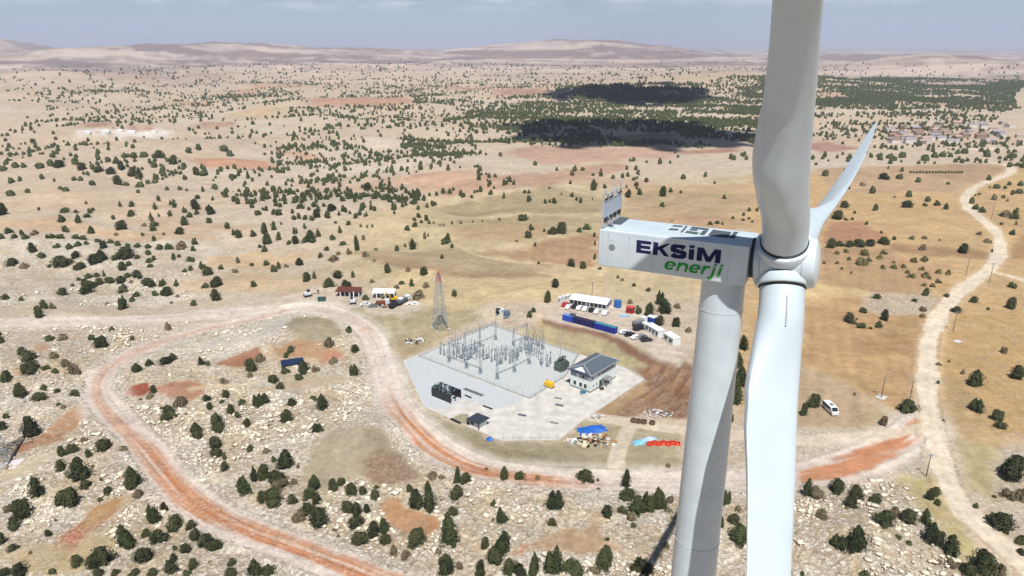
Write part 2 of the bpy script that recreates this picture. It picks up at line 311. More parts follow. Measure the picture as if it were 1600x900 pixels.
def ground_material():
    m = bpy.data.materials.new('soil_and_rock'); m.use_nodes = True; t = m.node_tree; b = t.nodes['Principled BSDF']; l = t.links.new
    b.inputs['Roughness'].default_value = 0.95; b.inputs['Specular IOR Level'].default_value = 0.1
    ac = nd(t, 'ShaderNodeAttribute', attribute_name='soil'); ar = nd(t, 'ShaderNodeAttribute', attribute_name='rocky')
    g = nd(t, 'ShaderNodeNewGeometry')
    def noise(scale, det, rough=.6, dist=0.0):
        n = nd(t, 'ShaderNodeTexNoise'); n.inputs['Scale'].default_value = scale; n.inputs['Detail'].default_value = det
        n.inputs['Roughness'].default_value = rough; n.inputs['Distortion'].default_value = dist; l(g.outputs['Position'], n.inputs['Vector']); return n
    def rng_(src, a, c, lo, hi):
        r = nd(t, 'ShaderNodeMapRange'); r.inputs['From Min'].default_value = a; r.inputs['From Max'].default_value = c
        r.inputs['To Min'].default_value = lo; r.inputs['To Max'].default_value = hi; l(src, r.inputs['Value']); return r.outputs['Result']
    def mth(op, a, c):
        n = nd(t, 'ShaderNodeMath', operation=op)
        if op == 'MULTIPLY_ADD': n.inputs[2].default_value = .22
        for i, v in enumerate((a, c)):
            if isinstance(v, (int, float)): n.inputs[i].default_value = v
            else: l(v, n.inputs[i])
        return n.outputs[0]
    def mixc(fac, a, c, mode='MIX'):
        n = nd(t, 'ShaderNodeMix', data_type='RGBA', blend_type=mode)
        if isinstance(fac, (int, float)): n.inputs['Factor'].default_value = fac
        else: l(fac, n.inputs['Factor'])
        for k, v in (('A', a), ('B', c)):
            if isinstance(v, tuple): n.inputs[k].default_value = v
            else: l(v, n.inputs[k])
        return n.outputs['Result']
    soft = noise(0.05, 5); fine = noise(0.45, 6, .7)
    mid = noise(0.16, 7, .72); k0 = rng_(mid.outputs['Fac'], .28, .72, .80, 1.20)
    k = mth('MULTIPLY', rng_(soft.outputs['Fac'], .3, .7, .88, 1.12), rng_(fine.outputs['Fac'], .25, .75, .78, 1.22))
    k = mth('MULTIPLY', k, k0); sc = nd(t, 'ShaderNodeVectorMath', operation='SCALE'); l(ac.outputs['Color'], sc.inputs[0]); l(k, sc.inputs['Scale'])
    # limestone: pale blocks with dark joints and soil between
    v1 = nd(t, 'ShaderNodeTexVoronoi', feature='F1'); v1.inputs['Scale'].default_value = 0.9; v1.inputs['Randomness'].default_value = 1.0
    wob = noise(0.9, 4, .6); wv = nd(t, 'ShaderNodeVectorMath', operation='SCALE'); wv.inputs['Scale'].default_value = 2.6
    l(wob.outputs['Color'], wv.inputs[0]); av = nd(t, 'ShaderNodeVectorMath', operation='ADD'); l(g.outputs['Position'], av.inputs[0]); l(wv.outputs['Vector'], av.inputs[1])
    l(av.outputs['Vector'], v1.inputs['Vector'])
    big = noise(0.11, 4, .65); st = noise(1.0, 5, .75, .6)
    stones = mth('MULTIPLY', rng_(st.outputs['Fac'], .44, .54, 0, 1), rng_(big.outputs['Fac'], .38, .56, .15, 1))
    stones = mth('MULTIPLY', stones, ar.outputs['Fac'])
    joints = mth('MULTIPLY', rng_(v1.outputs['Distance'], .42, .8, 0, 1), ar.outputs['Fac'])
    c1 = mixc(mth('MULTIPLY', stones, .8), sc.outputs['Vector'], tuple(S(246, 238, 224) * 1.12) + (1,))
    c2 = mixc(mth('MULTIPLY', joints, .50), c1, tuple(S(172, 140, 102)) + (1,))
    weed = noise(0.6, 3, .6); wd = noise(0.06, 3)
    wf = mth('MULTIPLY', mth('MULTIPLY', rng_(weed.outputs['Fac'], .60, .67, 0, 1), rng_(wd.outputs['Fac'], .38, .56, 0, 1)), mth('MULTIPLY_ADD', ar.outputs['Fac'], .55))
    c3 = mixc(wf, c2, tuple(S(124, 106, 74)) + (1,))
    l(c3, b.inputs['Base Color'])
    hgt = mth('ADD', mth('MULTIPLY', mth('SUBTRACT', stones, joints), .55), mth('MULTIPLY', fine.outputs['Fac'], .35))
    bp = nd(t, 'ShaderNodeBump'); bp.inputs['Strength'].default_value = .75; bp.inputs['Distance'].default_value = .7; l(hgt, bp.inputs['Height']); l(bp.outputs['Normal'], b.inputs['Normal'])
    return m
GROUND = ground_material()

# ---------------------------------------------------------------- mesh helpers
def link(o, parent=None):
    C.objects.link(o)
    if parent: o.parent = parent
    return o
def mesh_np(name, v, f, m, parent=None, shade=False):
    """numpy vertices and faces (all of one size) as ONE mesh object"""
    me = bpy.data.meshes.new(name); v = np.asarray(v, np.float32); f = np.asarray(f, np.int32); k = f.shape[1]
    me.vertices.add(len(v)); me.vertices.foreach_set('co', v.ravel())
    me.loops.add(f.size); me.loops.foreach_set('vertex_index', f.ravel())
    me.polygons.add(len(f)); me.polygons.foreach_set('loop_start', np.arange(0, f.size, k, dtype=np.int32))
    if shade: me.polygons.foreach_set('use_smooth', np.ones(len(f), bool))
    me.update(calc_edges=True); me.validate()
    if m: me.materials.append(m)
    o = bpy.data.objects.new(name, me); return link(o, parent)
def tag(o, label=None, cat=None, group=None, kind=None):
    if label: o['label'] = label
    if cat: o['category'] = cat
    if group: o['group'] = group
    if kind: o['kind'] = kind
    return o

# ---------------------------------------------------------------- the ground sheet
def e_y(p): return p[:, 1].mean()
def build_ground():
    az = np.concatenate([np.arange(-180, -46, 1.5), np.arange(-46, -40, .3), np.arange(R(-40), R(40), 0.00145) * 180 / math.pi, np.arange(40, 46, .3), np.arange(46, 180, 1.5)])
    rs = [3, 10, 20, 35, 50, 65, 78, 90, 98, 106]; r = 112.0
    while r < 42000:
        rs.append(r); r += min(r * r / CAM_H * 0.00145 * (1 + (CAM_H / r) ** 2), 0.016 * r)
    rs = np.array(rs); A, Rr = np.meshgrid(np.radians(az), rs); x = Rr * np.sin(A); y = Rr * np.cos(A)
    n, mcol = x.shape; x = x.ravel(); y = y.ravel(); r = Rr.ravel()
    z = height(x, y)
    col = np.empty((len(x), 3)); col[:] = S(204, 185, 160)
    # the country at large: pinkish steppe, greyer gullies far off
    t1 = fbm(x / 420, y / 300, 5, 71); t2 = fbm(x / 130, y / 90, 4, 88); far = smooth(1500, 4500, r)[:, None]
    def blend(w, c):
        w = np.clip(w, 0, 1)[:, None]; col[:] = col * (1 - w) + np.asarray(c) * w
    blend(smooth(.05, .5, t1) * .5, S(214, 190, 158)); blend(smooth(.1, .45, -t1) * .45, S(192, 168, 142)); blend(smooth(.2, .5, t2) * .35, S(214, 204, 188))
    blend(smooth(.36, .6, fbm(x / 240, y / 150, 4, 93)) * smooth(380, 700, r) * .5, S(192, 140, 106))
    f2 = fbm(x / 900, y / 380, 5, 101, .6) + .3 * fbm(x / 120, y / 90, 3, 103); f3 = fbm(x / 300, y / 160, 4, 107, .6) + .3 * fbm(x / 60, y / 60, 3, 109)
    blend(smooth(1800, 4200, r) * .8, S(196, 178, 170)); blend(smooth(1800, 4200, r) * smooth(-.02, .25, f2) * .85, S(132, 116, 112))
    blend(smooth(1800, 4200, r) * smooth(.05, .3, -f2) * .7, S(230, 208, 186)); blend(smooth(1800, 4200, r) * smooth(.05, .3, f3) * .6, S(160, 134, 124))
    rocky = .42 * (1 - smooth(900, 2200, r)) * (0.55 + .45 * smooth(-.3, .3, t2))
    n1 = fbm(x / 9, y / 9, 4, 41, .6); n2 = fbm(x / 46, y / 46, 4, 43, .6)
    for (poly, c, soft, rag, rk), q in zip(LC, gmany([e_[0] for e_ in LC])):
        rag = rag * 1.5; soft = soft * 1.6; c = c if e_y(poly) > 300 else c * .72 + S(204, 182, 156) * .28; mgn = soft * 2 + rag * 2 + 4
        m = np.where((x > q[:, 0].min() - mgn) & (x < q[:, 0].max() + mgn) & (y > q[:, 1].min() - mgn) & (y < q[:, 1].max() + mgn))[0]
        if not len(m): continue
        d = sdf(q, x[m], y[m]) + (n1[m] * .5 + n2[m] * .8) * rag * 1.5; wq = smooth(soft, -soft, d)
        tint = 1 + .11 * n2[m][:, None] + .07 * n1[m][:, None]
        if rk < .13:                                 # ploughed or mown: furrows along the longest edge, paler and darker swathes
            ed = np.roll(q, -1, 0) - q; e_ = ed[np.argmax((ed ** 2).sum(1))]; e_ = e_ / np.linalg.norm(e_); acr = x[m] * -e_[1] + y[m] * e_[0]; aln = x[m] * e_[0] + y[m] * e_[1]
            fu = np.sin(acr * 2 * math.pi / 5.5 + 2.0 * n2[m]) * smooth(650, 250, r[m]) * .045 + .11 * fbm(acr / 22, aln / 150, 3, 131) + .06 * fbm(acr / 6, aln / 60, 3, 137)
            c = c * .87 + c.mean() * .13; tint = tint * (1 + fu[:, None])
        col[m] = col[m] * (1 - wq[:, None]) + c * tint * wq[:, None]; rocky[m] = rocky[m] * (1 - wq) + rk * wq
    oc = fbm(x / 17, y / 11, 4, 151, .6); blend(smooth(.08, .32, oc) * smooth(.5, .9, rocky) * .6, S(246, 238, 222)); blend(smooth(.1, .4, -oc) * smooth(.5, .9, rocky) * .4, S(190, 166, 134))
    # plough lines and faint vehicle tracks in the open fields
    roadid = np.full(len(x), -1); flat = np.zeros(len(x)); berm = np.zeros(len(x))
    for k, (nm, pts, hw, kind) in enumerate(ROADW):
        mg = hw * 3 + 6
        m = np.where((x > pts[:, 0].min() - mg) & (x < pts[:, 0].max() + mg) & (y > pts[:, 1].min() - mg) & (y < pts[:, 1].max() + mg) & (r > 100))[0]
        if not len(m): continue
        d, s, sd = polyline_d(pts, x[m], y[m]); e = d - hw + n1[m] * (1.5 if kind < 2 else .7) + n2[m] * 1.2; berm[m] = np.maximum(berm[m], np.exp(-((d - hw - .7) / .8) ** 2) * (kind < 2) * (.5 + n1[m]))
        tt = d * sd / hw; streak = fbm(s / 55, tt * 3.2, 4, 61 + k); streak2 = fbm(s / 16, tt * 5, 3, 64 + k); wq = smooth(.5, -.5, e)
        if kind == 0:
            pale = S(226, 211, 198); core = np.array(S(207, 142, 98)); deep = np.array(S(186, 112, 72))
            cm = np.tile(pale, (len(m), 1)) * (1 + .09 * streak2[:, None] + .08 * n1[m][:, None])
            off = .25 * fbm(s / 60, s * 0, 2, 77)
            strong = {'main': smooth(.0, .4, fbm(s / 70, s * 0 + 3, 2, 79) + .22) * np.where(s < 230, .12, 1.0), 'branch': .35 + .65 * smooth(70, 190, s)}[nm]
            wc = smooth(.85, .30, np.abs(tt - off * 1.4) + .7 * streak + .25 * n1[m]) * strong
            cm = cm * (1 - wc[:, None]) + core * wc[:, None]; wd = smooth(.15, .5, streak2 + streak * .6) * wc * .7; cm = cm * (1 - wd[:, None]) + deep * wd[:, None]
            wl = smooth(.05, .5, -streak) * .5; cm = cm * (1 - wl[:, None]) + S(238, 228, 218) * wl[:, None]
            for o_ in (-.42, .05, .47): ru = np.exp(-((tt - o_ - .12 * streak) / .045) ** 2) * .32 * smooth(-.3, .3, streak2); cm = cm * (1 - ru[:, None])
            sh = smooth(hw * 1.3, 0, e) * .85 * smooth(-.5, .3, n2[m] + .2) * (e > 0); col[m] = col[m] * (1 - sh[:, None]) + S(234, 224, 210) * sh[:, None]
        elif kind == 1:
            cm = np.tile(S(230, 214, 190), (len(m), 1)) * (1 + .05 * streak[:, None]); rt = np.exp(-((np.abs(tt) - .42) / .16) ** 2) * .3; cm = cm * (1 - rt[:, None]) + S(240, 228, 210) * rt[:, None]
            sh = smooth(hw * 1.0, 0, e) * .45 * (e > 0); col[m] = col[m] * (1 - sh[:, None]) + S(216, 192, 158) * sh[:, None]
        elif kind == 2: cm = np.tile(S(220, 204, 182), (len(m), 1)) * (1 + .06 * streak[:, None]); wq = wq * .85
        else: cm = np.tile(S(214, 192, 152), (len(m), 1)) * (1 + .05 * streak[:, None]); wq = wq * .7
        col[m] = col[m] * (1 - wq[:, None]) + cm * wq[:, None]; rocky[m] *= 1 - wq * (.70 if kind == 0 else .92)
        f = smooth(hw * 1.6, hw * .9, d); flat[m] = np.maximum(flat[m], f)
        if kind < 2: roadid[m[e < 0]] = kind
    # orange spoil on the junction
    q = gpoly(px(1255,738, 1300,722, 1345,706, 1400,690, 1432,680, 1428,696, 1400,716, 1360,732, 1300,746, 1255,752))
    m = np.where(np.hypot(x - q[:, 0].mean(), y - q[:, 1].mean()) < 80)[0]; d = sdf(q, x[m], y[m]) + n2[m] * 3 + n1[m] * 1.5
    a = math.atan2(*(q[5] - q[0])[::-1]); st = fbm((x[m] * math.cos(a) + y[m] * math.sin(a)) / 26, (y[m] * math.cos(a) - x[m] * math.sin(a)) / 2.4 + 3, 4, 118)
    wq = (smooth(1.2, -1.2, d) * smooth(-.5, .25, st + .15))[:, None]; col[m] = col[m] * (1 - wq) + S(204, 144, 106) * wq
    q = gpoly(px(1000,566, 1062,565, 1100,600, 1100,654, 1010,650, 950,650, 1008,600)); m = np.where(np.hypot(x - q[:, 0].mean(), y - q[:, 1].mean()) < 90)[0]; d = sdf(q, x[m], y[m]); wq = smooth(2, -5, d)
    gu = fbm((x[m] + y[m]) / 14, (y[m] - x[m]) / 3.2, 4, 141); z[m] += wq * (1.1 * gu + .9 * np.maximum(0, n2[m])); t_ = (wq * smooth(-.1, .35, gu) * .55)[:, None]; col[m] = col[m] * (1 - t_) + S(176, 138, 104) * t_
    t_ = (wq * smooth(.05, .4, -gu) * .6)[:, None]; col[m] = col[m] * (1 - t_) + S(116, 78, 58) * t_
    # small relief of the rock, faded out near roads and the yard
    dy_ = sdf(YARD, x, y); keep = (1 - flat) * smooth(1, 6, dy_)
    amp = np.clip(rocky, .12, 1) * smooth(700, 240, r) * keep
    z = z + amp * (.55 * fbm(x / 7, y / 7, 3, 15) + .32 * np.maximum(fbm(x / 2.2, y / 2.2, 3, 19), -.2))
    z = z + .16 * flat * fbm(x / 5, y / 5, 2, 23) * smooth(600, 250, r) - .25 * flat * (roadid >= 0)*0
    z = z + berm * .55 * smooth(480, 300, r)
    V = np.stack([x, y, z], 1)
    i, j = np.meshgrid(np.arange(n - 1), np.arange(mcol), indexing='ij'); j2 = (j + 1) % mcol
    f = np.stack([i * mcol + j, i * mcol + j2, (i + 1) * mcol + j2, (i + 1) * mcol + j], -1).reshape(-1, 4)[:, ::-1]
    fid = np.sort(roadid[f], 1)[:, 1]          # a face is road when three of its corners are
    for nm, sel in (('ground', fid < 0), ('dirt_road', fid == 0), ('gravel_road', fid == 1)):
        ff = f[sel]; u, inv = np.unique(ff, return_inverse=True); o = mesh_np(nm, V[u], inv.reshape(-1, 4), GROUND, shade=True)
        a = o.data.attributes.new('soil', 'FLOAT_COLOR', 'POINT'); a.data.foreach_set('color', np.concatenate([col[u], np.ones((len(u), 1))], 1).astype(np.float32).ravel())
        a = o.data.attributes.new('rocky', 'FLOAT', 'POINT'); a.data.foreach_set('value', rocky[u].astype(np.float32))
        tag(o, kind='structure')
build_ground()

# ---------------------------------------------------------------- haze and clouds
def build_haze():
    me = bpy.data.meshes.new('haze'); bm = bmesh.new(); bmesh.ops.create_cube(bm, size=1); bm.to_mesh(me); bm.free()
    o = link(bpy.data.objects.new('haze', me)); z0, z1 = -110.0, 330.0
    o.scale = (90000, 90000, z1 - z0); o.location = (0, 0, (z0 + z1) / 2)
    m = bpy.data.materials.new('haze_air'); m.use_nodes = True; t = m.node_tree; t.nodes.clear()
    ou = nd(t, 'ShaderNodeOutputMaterial'); v = nd(t, 'ShaderNodeVolumePrincipled')
    v.inputs['Color'].default_value = (.80, .84, 1.0, 1); v.inputs['Density'].default_value = HAZE; v.inputs['Anisotropy'].default_value = 0.0
    t.links.new(v.outputs['Volume'], ou.inputs['Volume']); me.materials.append(m); tag(o, kind='stuff')
HAZE = 7.5e-5
build_haze()
def cloud(cx, cy, zc, rx, ry, seed):
    g = np.random.default_rng(seed); vs = []; fs = []; base = 0
    bm = bmesh.new(); bmesh.ops.create_icosphere(bm, subdivisions=3, radius=1); bv = np.array([v.co[:] for v in bm.verts]); bf = np.array([[v.index for v in f.verts] for f in bm.faces]); bm.free()
    for k in range(80):
        a = g.uniform(0, 2 * math.pi); q = math.sqrt(g.uniform(0, 1)) * (.80 if k < 40 else 1.12); s = g.uniform(.20, .36) * (1.15 - .5 * q) * (1 if k < 40 else .55)
        c = np.array([cx + rx * q * math.cos(a), cy + ry * q * math.sin(a), zc + g.uniform(0, .25) * rx * (1 - q)])
        v = bv * np.array([s * rx, s * ry, s * rx * .6]) * (1 + .18 * fbm(bv[:, 0] * 2 + k, bv[:, 1] * 2 + bv[:, 2] * 3, 3, k))[:, None]; v[:, 2] = np.maximum(v[:, 2], -.1 * rx)
        vs.append(v + c); fs.append(bf + base); base += len(bv)
    o = mesh_np('cloud', np.vstack(vs), np.vstack(fs), mat('cloud_white', (.9, .9, .9), rough=1), shade=True); tag(o, kind='stuff')
def cloud_over(pxc, rx, ry, seed, zc=1500.0):
    x, y, z = P(*pxc); k = (zc - z) / sun_dir.z; cloud(x + sun_dir.x * k, y + sun_dir.y * k, zc, rx, ry, seed)
# ---------------------------------------------------------------- shape builder
class MB:
    def __init__(s): s.v = []; s.f = []; s.mi = []
    def add(s, v, f, k=0):
        n = len(s.v); s.v += [tuple(map(float, p)) for p in v]; s.f += [tuple(i + n for i in q) for q in f]; s.mi += [k] * len(f); return s
    def box(s, c, d, rz=0.0, k=0, taper=1.0):
        cx, cy, cz = c; a, b, h = d[0] / 2, d[1] / 2, d[2] / 2; ca, sa = math.cos(rz), math.sin(rz); v = []
        for z, t in ((-h, 1), (h, taper)):
            for x, y in ((-a, -b), (a, -b), (a, b), (-a, b)): v.append((cx + (x * ca - y * sa) * t, cy + (x * sa + y * ca) * t, cz + z))
        return s.add(v, [(3, 2, 1, 0), (4, 5, 6, 7), (0, 1, 5, 4), (1, 2, 6, 5), (2, 3, 7, 6), (3, 0, 4, 7)], k)
    def cyl(s, p, q, r0, r1=None, n=8, k=0):
        p = Vector(p); q = Vector(q); r1 = r0 if r1 is None else r1; d = (q - p).normalized()
        u = d.orthogonal().normalized(); w_ = d.cross(u); v = []
        for c, r in ((p, r0), (q, r1)):
            for i in range(n):
                a = 2 * math.pi * i / n; v.append(c + (u * math.cos(a) + w_ * math.sin(a)) * r)
        f = [(i, (i + 1) % n, n + (i + 1) % n, n + i) for i in range(n)] + [tuple(range(n - 1, -1, -1)), tuple(range(n, 2 * n))]
        return s.add(v, f, k)
    def bar(s, p, q, t, k=0): return s.cyl(p, q, t * .7, n=4, k=k)
    def prism(s, poly, z0, z1, k=0):                  # outline in plan, counter-clockwise or not
        n = len(poly); ar = sum(poly[i][0] * poly[(i + 1) % n][1] - poly[(i + 1) % n][0] * poly[i][1] for i in range(n))
        if ar < 0: poly = poly[::-1]
        v = [(p[0], p[1], z0) for p in poly] + [(p[0], p[1], z1) for p in poly]
        return s.add(v, [tuple(range(n - 1, -1, -1)), tuple(range(n, 2 * n))] + [(i, (i + 1) % n, n + (i + 1) % n, n + i) for i in range(n)], k)
    def lathe(s, prof, axis='z', n=16, k=0, c=(0, 0, 0)):   # profile of (radius, height)
        v = []; f = []
        for r, h in prof:
            for i in range(n):
                a = 2 * math.pi * i / n; p = (r * math.cos(a), r * math.sin(a), h)
                if axis == 'x': p = (h, p[0], p[1])
                v.append((p[0] + c[0], p[1] + c[1], p[2] + c[2]))
        m = len(prof)
        for j in range(m - 1):
            for i in range(n): f.append((j * n + i, j * n + (i + 1) % n, (j + 1) * n + (i + 1) % n, (j + 1) * n + i))
        f.append(tuple(range(n - 1, -1, -1))); f.append(tuple(range((m - 1) * n, m * n)))
        return s.add(v, f, k)
    def build(s, name, m, parent=None, smooth=False, loc=None):
        me = bpy.data.meshes.new(name); me.from_pydata(s.v, [], s.f)
        for x in (m if isinstance(m, (list, tuple)) else [m]): me.materials.append(x)
        if len(me.materials) > 1: me.polygons.foreach_set('material_index', s.mi)
        bm = bmesh.new(); bm.from_mesh(me); bmesh.ops.recalc_face_normals(bm, faces=bm.faces); bm.to_mesh(me); bm.free()
        if smooth: me.polygons.foreach_set('use_smooth', [True] * len(me.polygons)); me.set_sharp_from_angle(angle=R(40))
        me.update(); o = link(bpy.data.objects.new(name, me), parent)
        if loc: o.location = loc
        return o
def thing(name, label, cat, loc=(0, 0, 0), rz=0.0, group=None):
    o = bpy.data.objects.new(name, None); o.empty_display_size = .5; link(o); o.location = loc; o.rotation_euler = (0, 0, rz); return tag(o, label, cat, group)
def copy_tree(o, parent=None):
    c = o.copy(); link(c, parent)
    for ch in list(o.children): copy_tree(ch, c)
    return c
def put(o, loc, rz=0.0, sc=1.0): o.location = loc; o.rotation_euler = (0, 0, rz); o.scale = (sc, sc, sc); return o

# ---------------------------------------------------------------- trees
def crown_arrays(kind, seed, nleaf, leaf, core=True):
    """a crown one unit wide and one unit tall: leaf clumps through an uneven volume"""
    g = np.random.default_rng(seed); lob = g.uniform(0, 2 * math.pi, 6); la = g.uniform(.06, .21, 6)
    def rad(t, a):
        if kind == 'c': base = np.where(t < .2, .55 + 2.2 * t, 1.0 - .97 * np.clip((t - .2) / .8, 0, 1) ** (1.5 + .5 * (seed % 3)))
        elif kind == 'r': base = np.sqrt(np.clip(1 - ((t - .42) / .60) ** 2, 0, 1))
        else: base = np.sqrt(np.clip(1 - ((t - .25) / .75) ** 2, 0, 1))
        m = 1.0
        for i in range(6): m = m + la[i] * np.cos((i + 1) * a + lob[i] + 3.5 * t * (i % 3 - 1))
        return base * m * .46
    subs = [(0, 0, 0, 1.0, 1.0)]
    if kind != 'c' or seed % 2: 
        for _ in range(int(g.integers(1, 4))):
            a0 = g.uniform(0, 6.28); q0 = g.uniform(.16, .30); k0 = g.uniform(.5, .78); subs.append((q0 * math.cos(a0), q0 * math.sin(a0), 0, k0, g.uniform(.5, .95)))
        if len(subs) > 1: subs[0] = (-sum(b_[0] for b_ in subs) * .3, -sum(b_[1] for b_ in subs) * .3, 0, .82, 1.0)
    vs, fs, base = [], [], 0; wsum = sum(b_[3] ** 2 * b_[4] for b_ in subs)
    for ox, oy, oz, kw, kh in subs:
        n = max(8, int(nleaf * kw * kw * kh / wsum)); t = g.uniform(0, 1, n) ** (1.15 if kind == 'c' else 1.0); a = g.uniform(0, 2 * math.pi, n); q = g.uniform(0, 1, n) ** .38
        keep = (g.uniform(0, 1, n) < .30 + .70 * (fbm(a * 1.6 + seed, t * 5 + seed, 3, seed) > -.12))
        t, a, q = t[keep], a[keep], q[keep]; n = len(t)
        rr = rad(t, a) * q * (1 + .30 * fbm(a * 2.2, t * 6, 3, seed + 3)) * kw; c = np.stack([rr * np.cos(a) + ox, rr * np.sin(a) + oy, t * kh + oz], 1)
        u = g.normal(size=(n, 3)); u /= np.linalg.norm(u, axis=1)[:, None]; out_ = np.stack([np.cos(a), np.sin(a), np.full(n, .55)], 1)
        nrm = u * .8 + out_; nrm /= np.linalg.norm(nrm, axis=1)[:, None]
        e1 = np.cross(nrm, g.normal(size=(n, 3))); e1 /= np.linalg.norm(e1, axis=1)[:, None]; e2 = np.cross(nrm, e1)
        s1 = (leaf * g.uniform(.6, 1.3, n))[:, None]; s2 = (leaf * g.uniform(.35, .8, n))[:, None]
        vs.append(np.stack([c - e1 * s1, c + e2 * s2, c + e1 * s1, c - e2 * s2], 1).reshape(-1, 3)); fs.append(np.arange(n * 4).reshape(-1, 4) + base); base += n * 4
        if core:
            m_, k_ = 10, 12; tt, aa = np.meshgrid(np.linspace(.06, .93, m_), np.arange(k_) * 2 * math.pi / k_, indexing='ij')
            r2 = rad(tt, aa) * .60 * (1 + .25 * fbm(aa * 2, tt * 5, 2, seed + 8)) * kw; vs.append(np.stack([r2 * np.cos(aa) + ox, r2 * np.sin(aa) + oy, tt * kh + oz], -1).reshape(-1, 3))
            i, j = np.meshgrid(np.arange(m_ - 1), np.arange(k_), indexing='ij'); j2 = (j + 1) % k_
            fs.append(np.stack([i * k_ + j, i * k_ + j2, (i + 1) * k_ + j2, (i + 1) * k_ + j], -1).reshape(-1, 4) + base); base += m_ * k_
    v, f = np.vstack(vs), np.vstack(fs); v[:, :2] -= (v[:, :2].max(0) + v[:, :2].min(0)) / 2; v[:, :2] *= .5 / np.percentile(np.hypot(v[:, 0], v[:, 1]), 97)
    return v, f
def leaf_mat(name, c1, c2):
    m = bpy.data.materials.new(name); m.use_nodes = True; t = m.node_tree; b = t.nodes['Principled BSDF']; b.inputs['Roughness'].default_value = .75; b.inputs['Specular IOR Level'].default_value = .2
    g = nd(t, 'ShaderNodeNewGeometry'); oi = nd(t, 'ShaderNodeObjectInfo'); n = nd(t, 'ShaderNodeTexNoise'); n.inputs['Scale'].default_value = .55; n.inputs['Detail'].default_value = 4
    t.links.new(g.outputs['Position'], n.inputs['Vector']); a = nd(t, 'ShaderNodeMath', operation='ADD'); a2 = nd(t, 'ShaderNodeMath', operation='MULTIPLY'); a2.inputs[1].default_value = .3
    t.links.new(g.outputs['Random Per Island'], a2.inputs[0]); t.links.new(n.outputs['Fac'], a.inputs[0]); t.links.new(a2.outputs[0], a.inputs[1])
    a3 = nd(t, 'ShaderNodeMath', operation='MULTIPLY_ADD'); a3.inputs[1].default_value = .45; t.links.new(oi.outputs['Random'], a3.inputs[0]); t.links.new(a.outputs[0], a3.inputs[2])
    r = nd(t, 'ShaderNodeValToRGB'); r.color_ramp.elements[0].position = .5; r.color_ramp.elements[1].position = 1.2; r.color_ramp.elements[0].color = (*c1, 1); r.color_ramp.elements[1].color = (*c2, 1)
    t.links.new(a3.outputs[0], r.inputs['Fac']); t.links.new(r.outputs['Color'], b.inputs['Base Color'])
    return m
LEAF = {'c': leaf_mat('pine_foliage', (.014, .021, .009), (.056, .070, .025)), 'r': leaf_mat('juniper_foliage', (.016, .021, .009), (.062, .068, .027)),
        's': leaf_mat('dry_shrub_foliage', (.075, .060, .035), (.15, .12, .07)), 'o': leaf_mat('orchard_foliage', (.07, .065, .025), (.16, .145, .055))}
BARK = mat('bark', (.09, .065, .045), rough=.9, noise=.3, scale=6)
PROTO = {}
def proto(kind, i):
    if (kind, i) in PROTO: return PROTO[(kind, i)]
    shape = {'c': 'c', 'r': 'r', 's': 's', 'o': 's'}[kind]; v, f = crown_arrays(shape, 100 + i * 7 + ord(kind), 2600 if kind in 'cr' else 1100, .050 if kind in 'cr' else .06)
    tk = MB(); tk.cyl((0, 0, -.10), (.01, 0, .2), .055, .04, 7); tk.cyl((.01, 0, .2), (-.01, .01, .72), .04, .012, 6)
    for k in range(5): a = k * 1.3 + i; h = .16 + .09 * k; tk.cyl((0, 0, h), (.26 * math.cos(a), .26 * math.sin(a), h + .13), .017, .006, 5)
    me_c = mesh_np('crown', v, f, LEAF[kind]); tr = tk.build('trunk', BARK); PROTO[(kind, i)] = (me_c.data, tr.data)
    for o in (me_c, tr): bpy.data.objects.remove(o)
    return PROTO[(kind, i)]
TN = {'c': ('pine_tree', 'tree'), 'r': ('juniper_tree', 'tree'), 's': ('dry_shrub', 'shrub'), 'o': ('orchard_tree', 'tree')}
def rows(s, ox, oy, k=4.0):
    o = []
    for e in s.replace('\n', ' ').split(';'):
        e = e.strip()
        if not e: continue
        p = e.split(','); kd = p[4].strip() if len(p) > 4 else 'r'; o.append((float(p[0]) / k + ox, float(p[1]) / k + oy, float(p[2]) / k, float(p[3]) / k, kd))
    return o
TREES_PX = []
TREES_PX += rows('''200,38,95,140; 390,150,60,70; 450,135,75,65; 555,155,50,60,c; 645,120,110,80; 775,125,55,35,s; 530,72,60,30,s; 395,247,80,80; 478,215,80,55; 500,305,125,125; 540,357,75,65; 245,403,105,135,c; 445,478,130,138;
372,466,45,75; 680,393,65,55; 850,362,110,150,c; 865,412,70,55,s; 145,555,120,140; 92,612,80,80; 48,500,55,50,s; 308,656,55,50; 15,702,50,80; 85,747,70,45; 190,766,25,25,s; 968,582,80,130,c; 1035,502,55,65; 920,662,55,60; 1095,622,110,100;
1000,696,110,90; 1200,612,65,65; 1215,676,80,70; 1285,716,100,90; 1340,742,90,75; 1160,756,70,65; 1095,736,35,30; 790,728,130,155,c; 645,852,150,140; 560,832,50,50; 485,842,80,75; 905,812,120,100; 140,912,120,100; 35,902,75,60; 330,892,55,40;
625,907,80,60; 730,907,60,55; 840,907,70,45; 955,907,70,40; 1070,892,105,90; 1085,817,60,55; 1205,862,70,75; 1170,907,60,25; 1450,837,60,45; 1585,907,100,118,c; 1440,907,80,35; 1235,42,80,50; 1355,102,75,80; 1360,157,75,60; 1405,169,40,45;
1410,251,60,70; 1568,126,50,50; 1530,402,130,130,c; 1590,316,50,100,c; 1465,91,30,25,s; 580,225,30,20,s; 633,308,22,25; 625,435,35,22; 350,560,22,20,s''', 0, 675)
